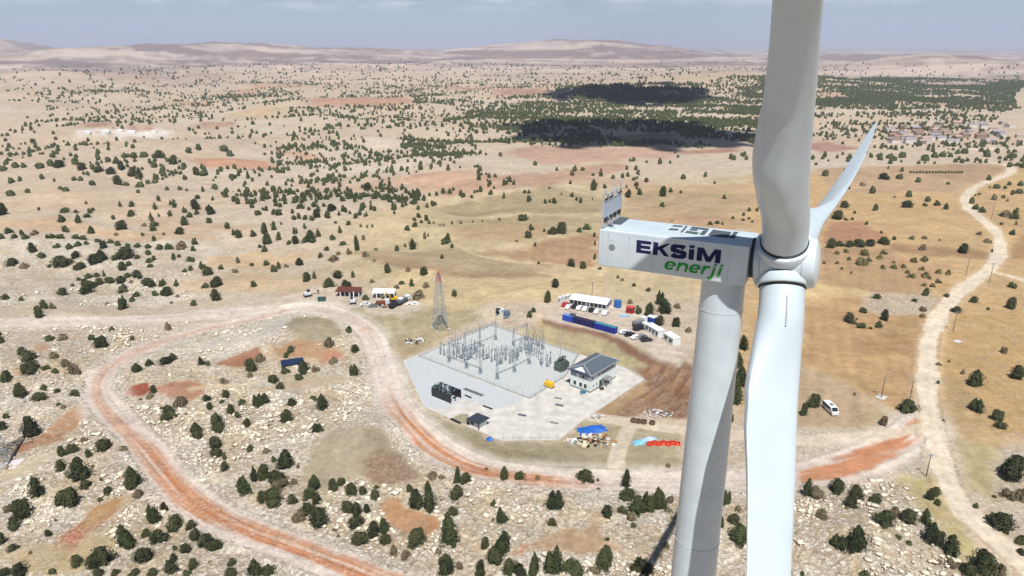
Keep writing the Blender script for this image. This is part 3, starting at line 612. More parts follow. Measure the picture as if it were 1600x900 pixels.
TREES_PX += rows('''185,237,110,135,c; 115,191,40,45; 70,137,55,45,s; 265,226,25,35,s; 60,302,90,100; 130,332,120,90; 240,336,65,35,s; 110,467,130,110; 45,447,70,80; 150,367,110,40,s; 228,451,65,65; 330,432,110,95,c; 360,370,90,105,c; 385,452,65,60;
483,372,70,80; 540,341,60,60; 598,402,85,85; 670,396,60,55; 742,424,80,60; 755,361,45,25; 325,522,100,80; 395,600,130,130; 275,562,90,60,s; 490,626,40,30,s; 515,661,30,25,s; 570,510,100,60; 635,532,80,90; 692,516,55,65; 630,602,115,75;
735,667,90,105; 660,707,110,90; 810,637,85,105,c; 812,707,75,80; 862,767,55,60,s; 935,792,75,60,s; 995,724,140,125; 1205,725,160,195,c; 1230,526,60,60; 965,382,60,55; 1075,412,60,110,c; 1000,487,95,130; 1090,502,100,130; 1262,322,60,100,c;
1310,328,80,75; 1250,418,110,82; 1105,302,80,30,s; 1165,302,50,40,s; 1550,299,75,80,c; 1485,466,40,50; 1540,572,75,100,c; 1480,562,25,25,s; 1428,732,60,80; 1540,772,115,142,c; 1500,837,110,110; 1140,772,60,25,s; 1180,837,85,70; 1190,912,110,110;
1265,867,60,60,s; 1400,872,65,70; 1400,912,80,50; 1592,902,95,115,c; 20,902,60,80; 80,907,100,50; 1440,240,30,14,s; 1120,45,0,0''', 400, 675)
TREES_PX += rows('''55,304,70,62,c; 160,299,40,20,s; 458,320,110,88; 535,311,30,25,s; 705,357,75,122,c; 540,366,30,20,s; 262,498,115,135,c; 250,586,60,50; 592,535,90,76; 730,442,120,88; 690,522,70,60; 765,528,130,130,c; 850,508,90,130,c; 915,493,90,152,c;
985,452,60,55,s; 975,512,60,30,s; 740,557,75,35,s; 758,597,40,30; 595,685,35,30; 965,727,45,40,s; 580,860,140,150,c; 512,892,75,45,s; 872,860,35,25,s; 800,912,150,50; 255,905,120,190,c; 140,905,100,145,c; 50,908,110,80; 375,910,140,122,c;
975,224,40,25,s; 1325,460,70,102,c; 1308,597,50,80,c; 1378,577,80,66; 1405,706,150,135,c; 1412,496,50,25,s''', 800, 675)
TREES_PX += rows('''235,403,65,118,c; 300,412,100,60,s; 415,388,105,102,c; 553,425,110,90; 512,472,90,55; 672,448,85,65; 490,483,30,20,s; 328,548,90,45,s; 715,603,145,118,c; 865,573,110,100; 790,521,60,60,s; 975,584,90,102,c; 1005,700,120,150,c; 1060,715,85,100;
1145,778,120,142,c; 808,679,50,35; 875,713,50,40; 1035,402,70,65; 1005,427,60,60; 1060,460,50,45; 555,774,150,188,c; 440,748,110,112,c; 1345,905,170,165; 1440,908,90,90,s; 1245,907,120,40; 1130,842,80,60,s; 1065,822,40,25,s; 600,907,60,38;
1500,304,160,175; 1495,424,90,75,s; 1575,436,80,90,s; 1435,613,160,122; 1485,643,40,50; 1570,702,80,60; 1585,774,60,45; 1295,478,35,40; 1412,413,30,18; 210,907,30,40''', 1200, 675)
TREES_PX += rows('''15,347,40,50; 30,76,60,35; 135,81,35,30; 390,47,65,50; 555,40,90,50; 770,32,60,42; 775,137,65,92,c; 825,86,45,35; 855,56,50,35; 278,132,50,60; 328,132,45,45,s; 245,192,60,82; 675,111,30,25,s; 970,49,50,36; 1040,52,80,62; 1110,59,30,15,s;
1212,111,45,40; 1350,82,65,76; 1072,99,25,20,s; 700,271,35,36; 1052,266,40,60,s; 830,326,30,30; 313,333,60,30; 395,329,65,30,s; 575,329,45,40; 637,377,85,82; 140,417,70,50; 178,460,95,72; 342,441,65,30,s; 415,492,60,50,s; 480,545,80,80,s;
205,543,130,76; 292,516,50,30; 345,533,45,32; 45,588,95,82,c; 130,683,80,96; 275,643,50,40; 245,707,80,60; 358,656,40,30; 472,680,70,50; 368,736,30,20; 400,759,35,35,s; 42,821,40,40; 25,897,60,66; 855,524,75,66,c; 940,492,55,50,c;
1030,482,80,50; 1072,464,75,60,c; 1265,487,45,60,c; 1305,491,50,30; 1575,527,80,90; 1565,559,50,25,s; 958,661,50,55; 940,693,60,25,s; 880,706,30,20,s; 1130,747,100,50,s; 1060,792,80,60; 1040,837,70,62; 1085,812,50,40; 1015,766,30,30;
1295,712,60,50; 1312,763,55,50; 1410,690,65,52; 1390,723,40,25; 1518,734,60,42; 1440,785,65,60; 1488,811,50,45; 1540,875,65,60; 1380,904,105,132,c; 1225,909,80,82,c; 1595,742,40,72; 1140,820,25,14,s; 1165,795,25,18,s; 1405,600,60,30,s''', 0, 450)
TREES_PX += rows('''30,466,70,60,s; 580,281,50,45; 460,372,70,66,s; 620,405,60,52; 222,406,60,35; 192,438,40,35; 310,538,90,92,c; 185,536,60,45; 370,526,60,30,s; 268,577,55,46; 485,477,70,30,s; 620,557,65,82,c; 108,600,80,40; 150,639,55,52; 35,747,90,96,c;
225,742,60,56; 415,768,85,116,c; 360,712,50,40; 200,845,80,86; 385,907,70,72,c; 85,866,25,20,s; 685,76,50,35; 1020,76,90,30,s; 1243,56,40,50,c''', 400, 450)
TREES_PX += rows('''500,218,80,66; 540,229,40,25; 595,156,55,36; 585,256,60,40; 640,259,25,20; 725,207,55,76; 690,251,45,50; 555,200,20,15; 677,69,55,36; 985,52,45,60; 915,89,35,25; 965,151,55,30,s; 965,186,45,30,s; 1115,59,40,30; 1170,157,60,46; 1285,96,50,50;
1510,133,60,78; 1372,139,30,22; 1470,412,45,50,s; 1550,573,90,96; 1300,618,110,112,c; 1065,489,40,25,s; 1130,466,20,20,s; 1060,601,25,28; 1300,784,100,100,c; 1425,833,75,76; 1445,882,70,56; 1215,541,30,35,s; 870,788,120,96,c; 280,753,80,96; 225,803,50,100,c;
540,671,20,20,s; 715,862,60,70,s; 1100,840,30,18,s''', 1200, 450)
TREES_PX += [(1160,548,20,24,'c'), (1152,575,18,26,'c'), (1157,603,26,34,'c'), (1149,632,26,42,'c'), (1140,660,14,16,'r'), (867,450,15,15,'r'), (856,473,14,20,'c'), (833,489,9,9,'r'), (827.5,497,10,11,'r'), (990,448,8,6,'r'), (1013,456,9,8,'r'), (997,491,12,14,'r'), (1016,494,19,22,'c'), (1030,477,16,24,'c'),
   (1040,491,26,25,'c'), (1029,509,17,17,'r'), (1055,511,14,16,'r'), (1058,482,12,9,'s'), (984,475,10,8,'s'), (1076,520,12,9,'s')]
TREES_PX += rows('''20,446,60,76; 410,432,60,40; 388,492,50,50; 490,494,40,60,c; 475,431,35,20; 563,433,35,35; 548,463,45,30; 412,552,55,46; 570,562,45,60,c; 760,537,75,62; 825,456,50,46; 828,393,42,40; 757,393,30,40,c; 710,471,35,28; 992,358,30,40,c; 975,412,40,46,c;
1090,399,45,56,c; 1225,412,55,66; 1233,346,40,28; 1318,442,50,66,c; 1155,431,35,46,c; 1187,461,40,36; 1222,444,32,36,c; 1153,512,45,62,c; 952,481,40,56,c; 995,456,20,25,c; 965,517,60,40; 958,546,45,45; 1125,565,60,50; 1307,496,38,38; 900,516,35,25,s; 893,576,25,25;
962,608,40,40; 728,573,35,18,s; 1025,571,25,22,s; 1222,632,40,48,c; 1420,532,40,46; 1460,572,30,46,c; 1490,592,50,56; 1585,584,45,46; 1575,376,50,36; 1545,302,42,40; 1410,321,30,46,c; 1345,286,45,40; 1268,299,22,40,c; 1125,289,30,28; 1210,671,38,38,c; 60,561,65,40;
10,597,45,40; 90,593,50,28; 140,571,35,40; 160,596,50,28; 215,573,55,28,s; 300,591,35,28; 330,591,50,32; 380,596,50,28; 475,596,50,25; 520,601,50,28; 540,629,35,25; 612,616,40,20; 645,657,45,62,c; 690,623,45,25; 740,637,55,30; 800,641,35,22; 860,649,45,20;
925,653,45,28; 1000,662,50,40; 1060,662,65,36; 1140,661,80,12,s; 205,682,50,66; 360,651,48,32; 435,661,45,42; 488,641,50,36; 260,717,60,36; 482,720,55,52; 70,767,85,50; 155,781,60,18,s; 310,773,30,20; 400,770,115,60; 500,787,70,50; 600,748,100,62; 645,744,75,86,c;
785,720,125,56; 720,729,40,36; 862,719,40,30; 925,697,45,36; 935,746,40,36; 965,731,30,36; 942,773,40,28; 1085,727,40,48; 1120,711,30,25; 1195,739,60,32; 1265,782,45,56,c; 1300,822,70,60; 1190,793,45,36; 1155,803,35,25; 1385,787,35,36,c; 1470,806,40,15,s; 1487,747,30,46,s;
1572,763,32,22; 765,792,55,56; 808,766,42,36; 860,842,65,58; 800,836,50,32; 555,842,55,32; 610,831,45,26; 650,831,25,46,c; 490,856,35,25; 620,882,65,46; 690,872,65,42; 755,874,75,50; 825,873,35,15,s; 455,891,30,20; 530,892,60,50; 560,907,80,40; 930,897,90,40;
965,892,35,46,c; 1015,892,55,50,c; 1100,892,45,46,c; 1355,897,70,70; 1285,902,50,30; 1585,897,40,46; 770,907,50,25; 330,86,40,32; 365,46,30,42,c; 475,41,30,32,c; 580,260,45,36; 75,247,45,40; 265,222,32,36,c; 175,307,40,32; 70,327,60,42; 410,297,45,32; 380,286,30,26;
465,231,36,30; 740,257,70,62; 790,262,40,26; 875,272,60,40; 925,252,36,30; 970,247,45,32; 1230,197,55,52; 1270,202,50,36; 1455,220,40,38; 1550,217,25,52,c; 1362,193,25,36,c; 1275,167,35,36; 320,140,50,45; 370,150,70,50; 250,155,60,35; 470,130,50,45; 510,165,60,50; 620,180,70,45;
700,195,60,50; 760,165,50,60; 830,205,60,60; 875,215,40,70,c; 840,90,50,40; 900,85,60,36; 990,90,70,50; 1090,130,55,60; 1020,170,40,40,c; 965,150,45,45; 675,115,40,36; 725,125,40,40; 100,150,50,40; 150,150,40,34; 25,170,50,30; 40,130,40,30; 580,160,40,36; 1150,150,40,36;
1440,80,50,40; 1240,40,40,40; 1180,60,45,40; 1400,50,60,40''', 0, 225)
TREES_PX += rows('''55,563,55,76,c; 70,631,60,76,c; 110,541,42,62,c; 140,604,42,56,c; 243,564,36,46,c; 308,531,30,40,c; 250,627,55,56; 340,603,60,66,c; 390,582,36,60,c; 310,622,60,25; 350,620,50,22; 210,629,40,22; 55,677,40,40; 25,651,30,26; 478,602,40,36; 522,560,34,50,c; 440,669,40,30; 405,713,40,38;
545,636,45,30; 515,696,35,28,s; 580,692,40,46,s; 630,670,40,98,c; 672,603,26,38,s; 750,666,30,18,s; 883,670,42,42; 932,646,20,28,s; 985,663,50,70,c; 1185,627,65,36; 1197,610,42,56,c; 1225,651,28,32; 1163,719,25,32; 825,807,50,66,c; 950,801,35,36,s; 1050,824,55,56; 272,760,55,50; 65,761,45,36;
115,802,50,50; 145,782,36,52,c; 190,773,40,15,s; 485,739,75,22,s; 690,706,55,15,s; 740,736,25,12,s; 320,860,60,62; 370,844,34,54,c; 515,840,75,40; 608,837,36,46,c; 460,902,75,66,c; 565,902,75,56; 725,869,40,20,s; 912,881,40,26; 975,892,36,54,c; 1062,901,50,38,s; 880,906,40,15,s;
580,509,36,32; 497,497,26,18; 655,521,20,26,s; 695,526,20,22,s; 727,521,16,24; 1015,463,32,34; 990,481,30,24; 995,522,38,36; 1065,481,30,42; 1082,501,24,26; 1035,496,24,24; 945,541,40,32; 1055,596,25,50,s; 1075,581,15,26,s; 1110,501,18,20,s; 1150,513,20,18,s; 1172,512,20,18,s; 1225,503,18,26,s;
1280,501,22,22,s; 1355,491,18,18,s; 1415,489,16,18,s; 1520,479,18,18; 860,413,40,56,c; 722,413,30,38; 650,447,30,56,c; 625,467,30,38; 1550,342,28,42,c; 447,469,42,50; 380,462,50,56; 350,479,40,32; 310,476,35,36; 270,469,36,42; 235,476,40,32; 230,436,26,32; 145,451,45,46; 110,441,36,38; 15,446,50,32;
300,359,40,36; 240,369,36,28; 178,356,36,36; 65,347,60,40; 110,299,42,46; 205,319,30,32; 525,269,32,38,c; 345,299,34,28; 440,306,34,36; 397,347,50,38; 360,397,45,36; 280,406,55,38; 475,422,60,50; 330,416,25,24; 540,360,40,40; 600,335,36,40; 670,335,36,36; 740,345,45,40; 790,300,36,40; 840,310,30,55,c; 700,290,60,50''', 400, 225)
TREES_PX += rows('''515,292,45,72,c; 580,279,28,32; 365,251,20,26; 375,333,28,32; 310,321,14,24,s; 105,362,32,42; 80,309,25,24; 105,311,25,26; 208,373,24,30; 235,369,20,24; 262,374,34,40; 404,356,20,26; 430,370,32,38; 503,351,14,18; 235,281,20,14; 725,337,50,56,c; 795,320,36,48; 940,330,45,66; 938,393,36,32; 778,266,32,32;
778,283,18,20; 990,303,30,32; 1055,309,28,22; 715,276,15,24; 838,239,34,32; 1325,344,28,30; 1265,249,20,20; 305,562,75,78; 250,567,65,50; 200,551,20,26; 120,541,36,46; 100,590,48,52; 420,553,40,34; 465,537,60,26; 143,641,28,28; 165,751,30,16; 370,768,55,52; 443,781,45,52; 65,482,70,36; 30,613,25,15,s;
515,582,20,32; 518,632,18,32; 515,722,24,42; 550,786,30,16; 660,841,24,26,s; 690,856,30,18,s; 760,889,25,12,s; 1380,469,24,20; 1445,449,30,24; 1480,471,22,16; 1443,481,26,18; 1500,491,20,16; 1530,422,22,26; 1480,421,26,26; 1545,407,20,42; 1240,507,40,26; 1280,501,36,22; 1315,506,20,22; 1000,486,14,10''', 800, 225)
TREES_PX += rows('''358,202,50,44; 490,187,50,44; 340,96,26,26; 300,133,25,20; 505,283,20,24; 650,310,40,50; 590,263,40,12,s; 668,417,45,46; 480,400,70,46; 435,473,90,60; 487,479,30,20; 525,476,28,20; 540,436,22,20; 385,653,75,66; 445,642,60,40; 500,647,70,44; 570,647,80,46; 640,642,70,46; 720,630,80,52; 785,601,30,28; 615,506,24,28;
708,559,20,20; 880,332,45,44; 870,400,75,38; 790,336,24,10,s; 725,224,65,44; 820,221,45,36; 935,241,40,36; 835,173,28,30; 750,156,16,20; 1125,253,24,18; 998,362,40,38; 980,389,34,24; 1055,387,45,38; 1108,410,36,44; 965,667,45,42,s; 1210,684,65,66; 895,599,40,30,s; 975,596,40,28,s; 1070,606,12,16; 1315,571,40,16,s; 1380,229,35,36;
1270,372,40,42; 1295,412,40,38; 1335,430,45,40; 1320,319,24,16; 1295,326,16,14; 1425,279,50,26; 1385,276,16,14; 1505,259,28,28; 1480,281,28,24; 1578,263,36,34; 1525,319,28,36; 1565,311,55,34; 1412,352,36,40,s; 1470,341,26,26,s; 1495,361,20,22,s; 1545,442,36,46; 1540,472,60,26; 1480,459,80,20,s; 1548,506,20,32,s; 1460,506,28,14;
1525,570,36,38; 1400,676,16,22; 1370,621,50,16,s; 1525,902,60,36; 1558,139,42,24; 1325,121,24,30; 700,102,40,40; 760,92,50,32; 840,87,60,42; 790,106,30,32; 980,107,55,46; 1040,87,50,40; 1090,82,50,38; 1140,83,36,30; 1170,116,28,30; 1230,62,50,38; 1365,82,50,52; 1540,53,30,20; 1000,41,24,28; 500,113,30,28; 530,109,28,26; 565,101,24,24; 600,61,40,32''', 1200, 225)
TREES_PX += rows('''430,691,40,26,o; 490,681,40,24,o; 600,702,70,40,o; 720,691,50,30,o; 585,761,80,50,o; 630,736,45,26,o; 695,721,45,30,o; 505,729,28,28,o; 430,751,30,22,o; 350,751,24,22,o; 460,786,24,20,o; 720,781,36,28,o; 785,781,45,30,o; 845,776,40,28,o; 785,746,25,16,o; 910,741,50,30,o; 970,736,60,22,o; 960,791,40,30,o; 870,811,32,30,o;
980,836,60,42,o; 895,841,50,36,o; 1065,811,45,34,o; 1125,821,36,40,o; 1060,871,45,32,o; 1010,846,30,24,o; 975,891,36,28,o; 1025,896,40,24,o; 520,811,20,18,o''', 1200, 225)
TREES_PX += [(1200 + (890 + 20 * i) / 4, 225 + (182 + (i % 3)) / 4, 4.6, 4.4, 'o') for i in range(17)]
TREES_PX = [t for t in TREES_PX if t[2] > 0]
_q = ground_pt([t[0] for t in TREES_PX], [t[1] for t in TREES_PX]); _z = height(_q[:, 0], _q[:, 1])
TREES = []                                       # x, y, z, width m, height m, kind, photo x, photo y, size in the photo
for t, q, z in zip(TREES_PX, _q, _z):
    dep = q[1] * cP - (z - CAM_H) * sP; mpp = dep / F; ca = math.atan2(CAM_H - z, math.hypot(*q))
    wd = t[2] * mpp * 1.02; hh = max(.55 * wd, (t[3] * mpp - wd * .55 * math.sin(ca) * .9) / math.cos(ca))
    q = q * (1 + .35 * wd / math.hypot(*q)); TREES.append([q[0], q[1], float(z), wd, hh * 1.06, t[4], t[0], t[1], t[2] * t[3]])
order = sorted(range(len(TREES)), key=lambda i: -TREES[i][8])
LIMIT = {'c': 200, 'r': 280, 's': 110, 'o': 45}; used = {k: 0 for k in LIMIT}; NEAR = []; REST = []
for i in order:
    t = TREES[i]
    if used[t[5]] < LIMIT[t[5]] and len(NEAR) < 300 - 0: NEAR.append(t); used[t[5]] += 1
    else: REST.append(t)
TREE_OBS = []
for i, t in enumerate(NEAR):
    nm, cat = TN[t[5]]; o = thing(nm, None, cat, (t[0], t[1], t[2] - .15), random.uniform(0, 6.28)); cd, td = proto(t[5], i % (9 if t[5] in 'cr' else 3))
    o.scale = (t[3], t[3] * random.uniform(.9, 1.1), t[4])
    for n_, d in (('trunk', td), ('crown', cd)): link(bpy.data.objects.new(n_, d), o)
    TREE_OBS.append((o, t))

# the woodland behind them, beyond counting: one object
def build_woodland():
    g = np.random.default_rng(11); pts = [(t[0], t[1], t[3], t[4], t[5]) for t in REST]
    # density: (outline in the photograph, trees per hectare, size m)
    DENS = [(px(0,150, 300,128, 560,122, 800,125, 1000,140, 1200,150, 1600,150, 1600,262, 1200,262, 1000,262, 880,268, 760,300, 690,318, 620,345, 480,350, 300,300, 0,290), 9, 4.4),
            (px(330,250, 480,215, 640,225, 760,240, 800,290, 700,310, 640,340, 520,345, 430,330, 350,300), 48, 3.7),
            (px(640,195, 800,150, 930,150, 1000,140, 1230,120, 1600,130, 1600,185, 1300,190, 1180,228, 800,232, 700,262, 620,240), 55, 4.4),
            (px(800,190, 880,182, 1180,188, 1185,228, 960,230, 820,218, 780,215), 80, 5.0),
            (px(870,136, 1090,134, 1120,150, 1000,160, 880,158), 70, 5.0),
            (px(1040,165, 1250,118, 1420,122, 1600,128, 1600,165, 1440,160, 1300,170, 1100,185), 80, 4.8),
            (px(150,250, 260,240, 300,265, 250,282, 100,270, 60,262), 25, 4.0),
            (px(800,252, 1000,250, 1180,240, 1185,268, 1000,285, 870,272), 24, 4.2),
            (px(1280,190, 1600,180, 1600,232, 1400,235, 1270,228), 24, 4.0),
            (px(1380,240, 1600,236, 1600,255, 1400,252), 14, 4.0),
            (px(0,210, 330,160, 420,170, 350,230, 150,240, 0,240), 9, 4.0),
            (px(300,150, 640,135, 780,160, 640,200, 420,190), 22, 4.4),
            (px(0,300, 420,300, 420,400, 0,400), 3, 3.0), (px(0,104, 500,100, 1200,104, 1600,104, 1600,140, 800,140, 0,150), 1.6, 6.5), (px(380,84, 1180,84, 1180,112, 300,118), .25, 9.0), (px(1610,125, 2500,110, 2500,420, 1800,600, 1650,500), 5, 4.2), (px(-20,120, -900,110, -900,450, -300,700, -20,700), 6, 3.8), (px(1620,560, 2000,520, 2200,900, 1640,920), 8, 4.5)]
    fields = [q for e, q in zip(LC, gmany([e_[0] for e_ in LC])) if e[4] < .1]
    polys = gmany([d[0] for d in DENS])
    for (p, dens, size), q in zip(DENS, polys):
        x0, y0 = q.min(0); x1, y1 = q.max(0); n = int((x1 - x0) * (y1 - y0) / 1e4 * dens * 2.6); n = min(n, 90000)
        x = g.uniform(x0, x1, n); y = g.uniform(y0, y1, n); r = np.hypot(x, y); d = sdf(q, x, y) + (25 + 60 * smooth(700, 1500, r)) * fbm(x / (80 + r * .06), y / (80 + r * .06), 3, 205)
        k = (d < 0) & (1.9 * fbm(x / 120, y / 70, 4, 203) + .6 * fbm(x / 26, y / 26, 2, 209) > g.uniform(-.75, .55, n)) & (g.uniform(0, 1, n) < 1 - .75 * smooth(2200, 6000, r))
        x, y = x[k], y[k]; ok = np.ones(len(x), bool)
        for fq in fields:
            m = (x > fq[:, 0].min()) & (x < fq[:, 0].max()) & (y > fq[:, 1].min()) & (y < fq[:, 1].max()) & ok
            if m.any(): idx = np.where(m)[0]; ok[idx[sdf(fq, x[idx], y[idx]) < 2]] = False
        for a, b in zip(x[ok], y[ok]):
            w_ = size * g.uniform(.55, 1.3); pts.append((a, b, w_, w_ * g.uniform(.8, 1.35), 'c' if g.uniform() < .5 else 'r'))
    for nm, pw, hw, kd in ROADW: pass
    lodA = {k: [crown_arrays('c' if k == 'c' else 'r' if k == 'r' else 's', 300 + i, 190 if k in 'cr' else 120, .13) for i in range(4)] for k in 'crso'}
    lodB = {}
    for k in 'crso':
        lodB[k] = []
        for i in range(5):
            v, f = crown_arrays('c' if k == 'c' else 'r', 330 + i, 26, .24, core=False); lodB[k].append((v, f))
            m_, k_ = 4, 6; tt, aa = np.meshgrid(np.linspace(.02, .95, m_), np.arange(k_) * 2 * math.pi / k_, indexing='ij'); rr = (.42 * np.sqrt(np.clip(1 - ((tt - .35) / .68) ** 2, .02, 1))) * (1 + .3 * g.uniform(-1, 1, tt.shape))
            cv = np.stack([rr * np.cos(aa), rr * np.sin(aa), tt], -1).reshape(-1, 3); ii, jj = np.meshgrid(np.arange(m_ - 1), np.arange(k_), indexing='ij'); j2 = (jj + 1) % k_
            cf = np.stack([ii * k_ + jj, ii * k_ + j2, (ii + 1) * k_ + j2, (ii + 1) * k_ + jj], -1).reshape(-1, 4); lodB[k][-1] = (np.vstack([v, cv]), np.vstack([f, cf + len(v)]))
    A = np.array([p[:4] for p in pts]); kinds = [p[4] for p in pts]; z = height(A[:, 0], A[:, 1])
    for nm, sel in (('woodland', 'cr'), ('scrub', 's'), ('orchard', 'o')):
        vs, fs, base = [], [], 0
        for i, k in enumerate(kinds):
            if k not in sel: continue
            x, y, w_, h_ = A[i]; lod = (lodA if math.hypot(x, y) < 620 else lodB)[k]; v, f = lod[i % len(lod)]; a = g.uniform(0, 6.28); ca, sa = math.cos(a), math.sin(a)
            u = np.stack([(v[:, 0] * ca - v[:, 1] * sa) * w_ + x, (v[:, 0] * sa + v[:, 1] * ca) * w_ + y, v[:, 2] * h_ + z[i] - .1 * h_], 1); vs.append(u); fs.append(f + base); base += len(v)
        if vs: tag(mesh_np(nm, np.vstack(vs), np.vstack(fs), LEAF['c' if sel == 'cr' else sel]), kind='stuff')
    print('woodland trees', len(pts))
build_woodland()
cloud_over((985, 208), 175, 165, 3); cloud_over((985, 146), 190, 260, 4)
# ---------------------------------------------------------------- the wind turbine
def build_turbine():
    psi = R(27.08); a = np.array([math.cos(psi), -math.sin(psi)]); hh = np.array([math.sin(psi), math.cos(psi)])
    zb = CAM_H - 18.80; HN = 3.40; zt = zb + HN; W = 5.0; cside = 57.73; s0, s1 = -20.84, -7.92; st = s0 + 10.75
    tx, ty = hh * (cside + W / 2) + a * st; tz = float(height(np.array([tx]), np.array([ty]))[0]) - .4
    rot = math.atan2(a[1], a[0])
    root = thing('wind_turbine', 'white wind turbine with a boxy lettered nacelle, standing close in front of the valley', 'wind turbine', (tx, ty, tz), rot)
    def loc(pxx, pyy, zz):                        # a point of the photograph on a level plane, in the turbine's own frame
        q = PZ(pxx, pyy, zz) - np.array([tx, ty]); return float(q @ a), float(q @ hh)
    paint = mat('turbine_white', (.49, .56, .595), rough=.34, noise=.07, scale=.5, coat=.15); bladem = mat('blade_white', (.47, .54, .575), rough=.38, noise=.05, scale=.3, coat=.1)
    dark = mat('rubber_black', (.018, .02, .024), rough=.6); grip = mat('grip_grey', (.055, .075, .085), rough=.85, noise=.2, scale=8)
    seam = mat('seam_grey', (.42, .45, .46), rough=.6); steel = mat('galvanised', (.46, .49, .53), rough=.45, metal=.35, noise=.1, scale=3)
    navy = mat('lettering_navy', tuple(lin((12, 8, 66))), rough=.9); green = mat('lettering_green', tuple(lin((30, 138, 40))), rough=.9)
    z0, z1 = zb - tz, zt - tz; x0, x1 = s0 - st, s1 - st
    # tower: welded cans, slightly tapered
    m = MB(); top = z0 + .05; n = 64; prof = []
    for z in np.linspace(0, top, 30): prof.append((2.95 - (2.95 - 1.83) * z / top, z))
    m.lathe(prof, n=n); tw = m.build('tower', paint, root, True)
    for z in (top - 3.1, top - 27.5, top - 52, top - 76): m = MB(); m.lathe([(1.85 + 1.12 * (1 - z / top), z - .02), (1.862 + 1.12 * (1 - z / top), z), (1.85 + 1.12 * (1 - z / top), z + .02)], n=n); m.build('weld_ring', seam, tw, True)
    m = MB(); m.lathe([(1.95, top - .02), (2.05, top), (2.05, top + .14), (1.9, top + .16)], n=48); m.build('yaw_ring', dark, tw, True)
    # nacelle shell: rounded box, shoulders and tail eased, underside tapering up at the rear
    bm = bmesh.new(); bmesh.ops.create_cube(bm, size=1)
    for v in bm.verts: v.co = Vector(((x0 + x1) / 2 + v.co.x * (x1 - x0), v.co.y * W, (z0 + z1) / 2 + v.co.z * (z1 - z0)))
    bmesh.ops.bevel(bm, geom=bm.edges[:], offset=.17, segments=3, profile=.6, affect='EDGES')
    me = bpy.data.meshes.new('nacelle'); bm.to_mesh(me); bm.free(); me.materials.append(paint); me.polygons.foreach_set('use_smooth', [True] * len(me.polygons)); me.set_sharp_from_angle(angle=R(35))
    nac = link(bpy.data.objects.new('nacelle', me), root)
    ys = -W / 2
    m = MB()
    for f_ in (.030, .072, .222, .385, .55, .715, .885, .975):
        x = x0 + (x1 - x0) * f_
        m.box((x, ys - .001, (z0 + z1) / 2), (.030, .012, HN - .42)); m.box((x, -ys + .001, (z0 + z1) / 2), (.03, .012, HN - .42)); m.box((x, 0, z1 + .001), (.03, W - .42, .012))
    m.box(((x0 + x1) / 2, ys - .001, z1 - .30), (x1 - x0 - .4, .012, .022)); m.build('panel_seam', seam, nac)
    for f_ in (.072, .222, .385, .55, .715, .885):
        for q in (.14, .86): MB().box((x0 + (x1 - x0) * f_, ys - .012, z0 + HN * q), (.07, .03, .2)).build('panel_latch', steel, nac)
    m = MB(); cx, cz = x0 + 1.30, z1 - 1.52
    m.cyl((cx, ys + .01, cz), (cx, ys - .03, cz), .31, n=28); vent = m.build('vent', mat('vent_grey', (.30, .33, .35), rough=.6), nac)
    m = MB()
    for k in range(6): m.box((cx, ys - .037, cz - .22 + .088 * k), (.5 * math.sqrt(1 - ((k - 2.5) / 3.2) ** 2), .012, .035))
    m.build('vent_louvre', mat('louvre_grey', (.14, .16, .17), rough=.6), vent)
    m = MB(); m.box((cx, ys - .006, z1 - .93), (.74, .012, .05)); m.build('vent_notice', seam, nac)
    # walkways and hatches on the roof, read off the photograph on the roof plane
    roofpx = {'roof_hatch': [[(1114,359), (1143,363), (1137,372), (1106,368)]],
              'roof_walkway': [[(1053,352), (1067,353), (1065,355), (1050,354)], [(1047,357), (1060.5,358), (1058,360.5), (1044,359.5)], [(1071.5,353.3), (1074.5,353.6), (1066,363.5), (1063,363.2)],
                           [(1081,354.3), (1108,357.5), (1107,360), (1079.5,357)], [(1078.5,358.0), (1090,359), (1088.5,361), (1077,359.8)], [(1099.5,360.2), (1106.5,361), (1100,367.6), (1092.5,366.8)], [(1074,361.3), (1092,363.8), (1089,366.5), (1070,363.8)],
                           [(1147,362.5), (1153.5,363.3), (1149.5,368.5), (1143,367.5)], [(1142,369), (1149.5,370), (1147,372.3), (1138,371.2)]],
              'rear_hatch': [[(967.5,339), (984,341), (970,351.5), (952,349.5), (958.5,344.2)], [(950.5,350.5), (960,351.6), (957,354.6), (945,353.2)]]}
    for nm, pl in roofpx.items():
        for k, poly in enumerate(pl): MB().prism([loc(p[0], p[1], zt) for p in poly], z1 + .002 + .002 * k, z1 + .03 + .002 * k).build(nm, grip, nac)
    # lettering: each stroke a thin raised film
    def film(strokes, name, m_, slant=0.0):
        b = MB()
        for k, poly in enumerate(strokes):
            y0, y1 = ys - .004, ys - .010 - .0008 * k; p = [(x + slant * (z - 0), z) for x, z in poly]; n_ = len(p)
            b.add([(x, y0, z) for x, z in p] + [(x, y1, z) for x, z in p], [tuple(range(n_)), tuple(range(2 * n_ - 1, n_ - 1, -1))] + [(i, n_ + i, n_ + (i + 1) % n_, (i + 1) % n_) for i in range(n_)])
        return b.build(name, m_, nac)
    def rib(pts, w_):
        p = np.asarray(pts, float); L_, R_ = [], []
        for i in range(len(p)):
            d = p[min(i + 1, len(p) - 1)] - p[max(i - 1, 0)]; d /= np.linalg.norm(d) + 1e-9; nn = np.array([-d[1], d[0]])
            ww = w_ if np.isscalar(w_) else w_[0] * abs(nn[0]) + w_[1] * abs(nn[1]); L_.append(p[i] + nn * ww / 2); R_.append(p[i] - nn * ww / 2)
        return [[tuple(L_[i]), tuple(L_[i + 1]), tuple(R_[i + 1]), tuple(R_[i])] for i in range(len(p) - 1)]
    def rect(x, z, w_, h_): return [(x, z), (x + w_, z), (x + w_, z + h_), (x, z + h_)]
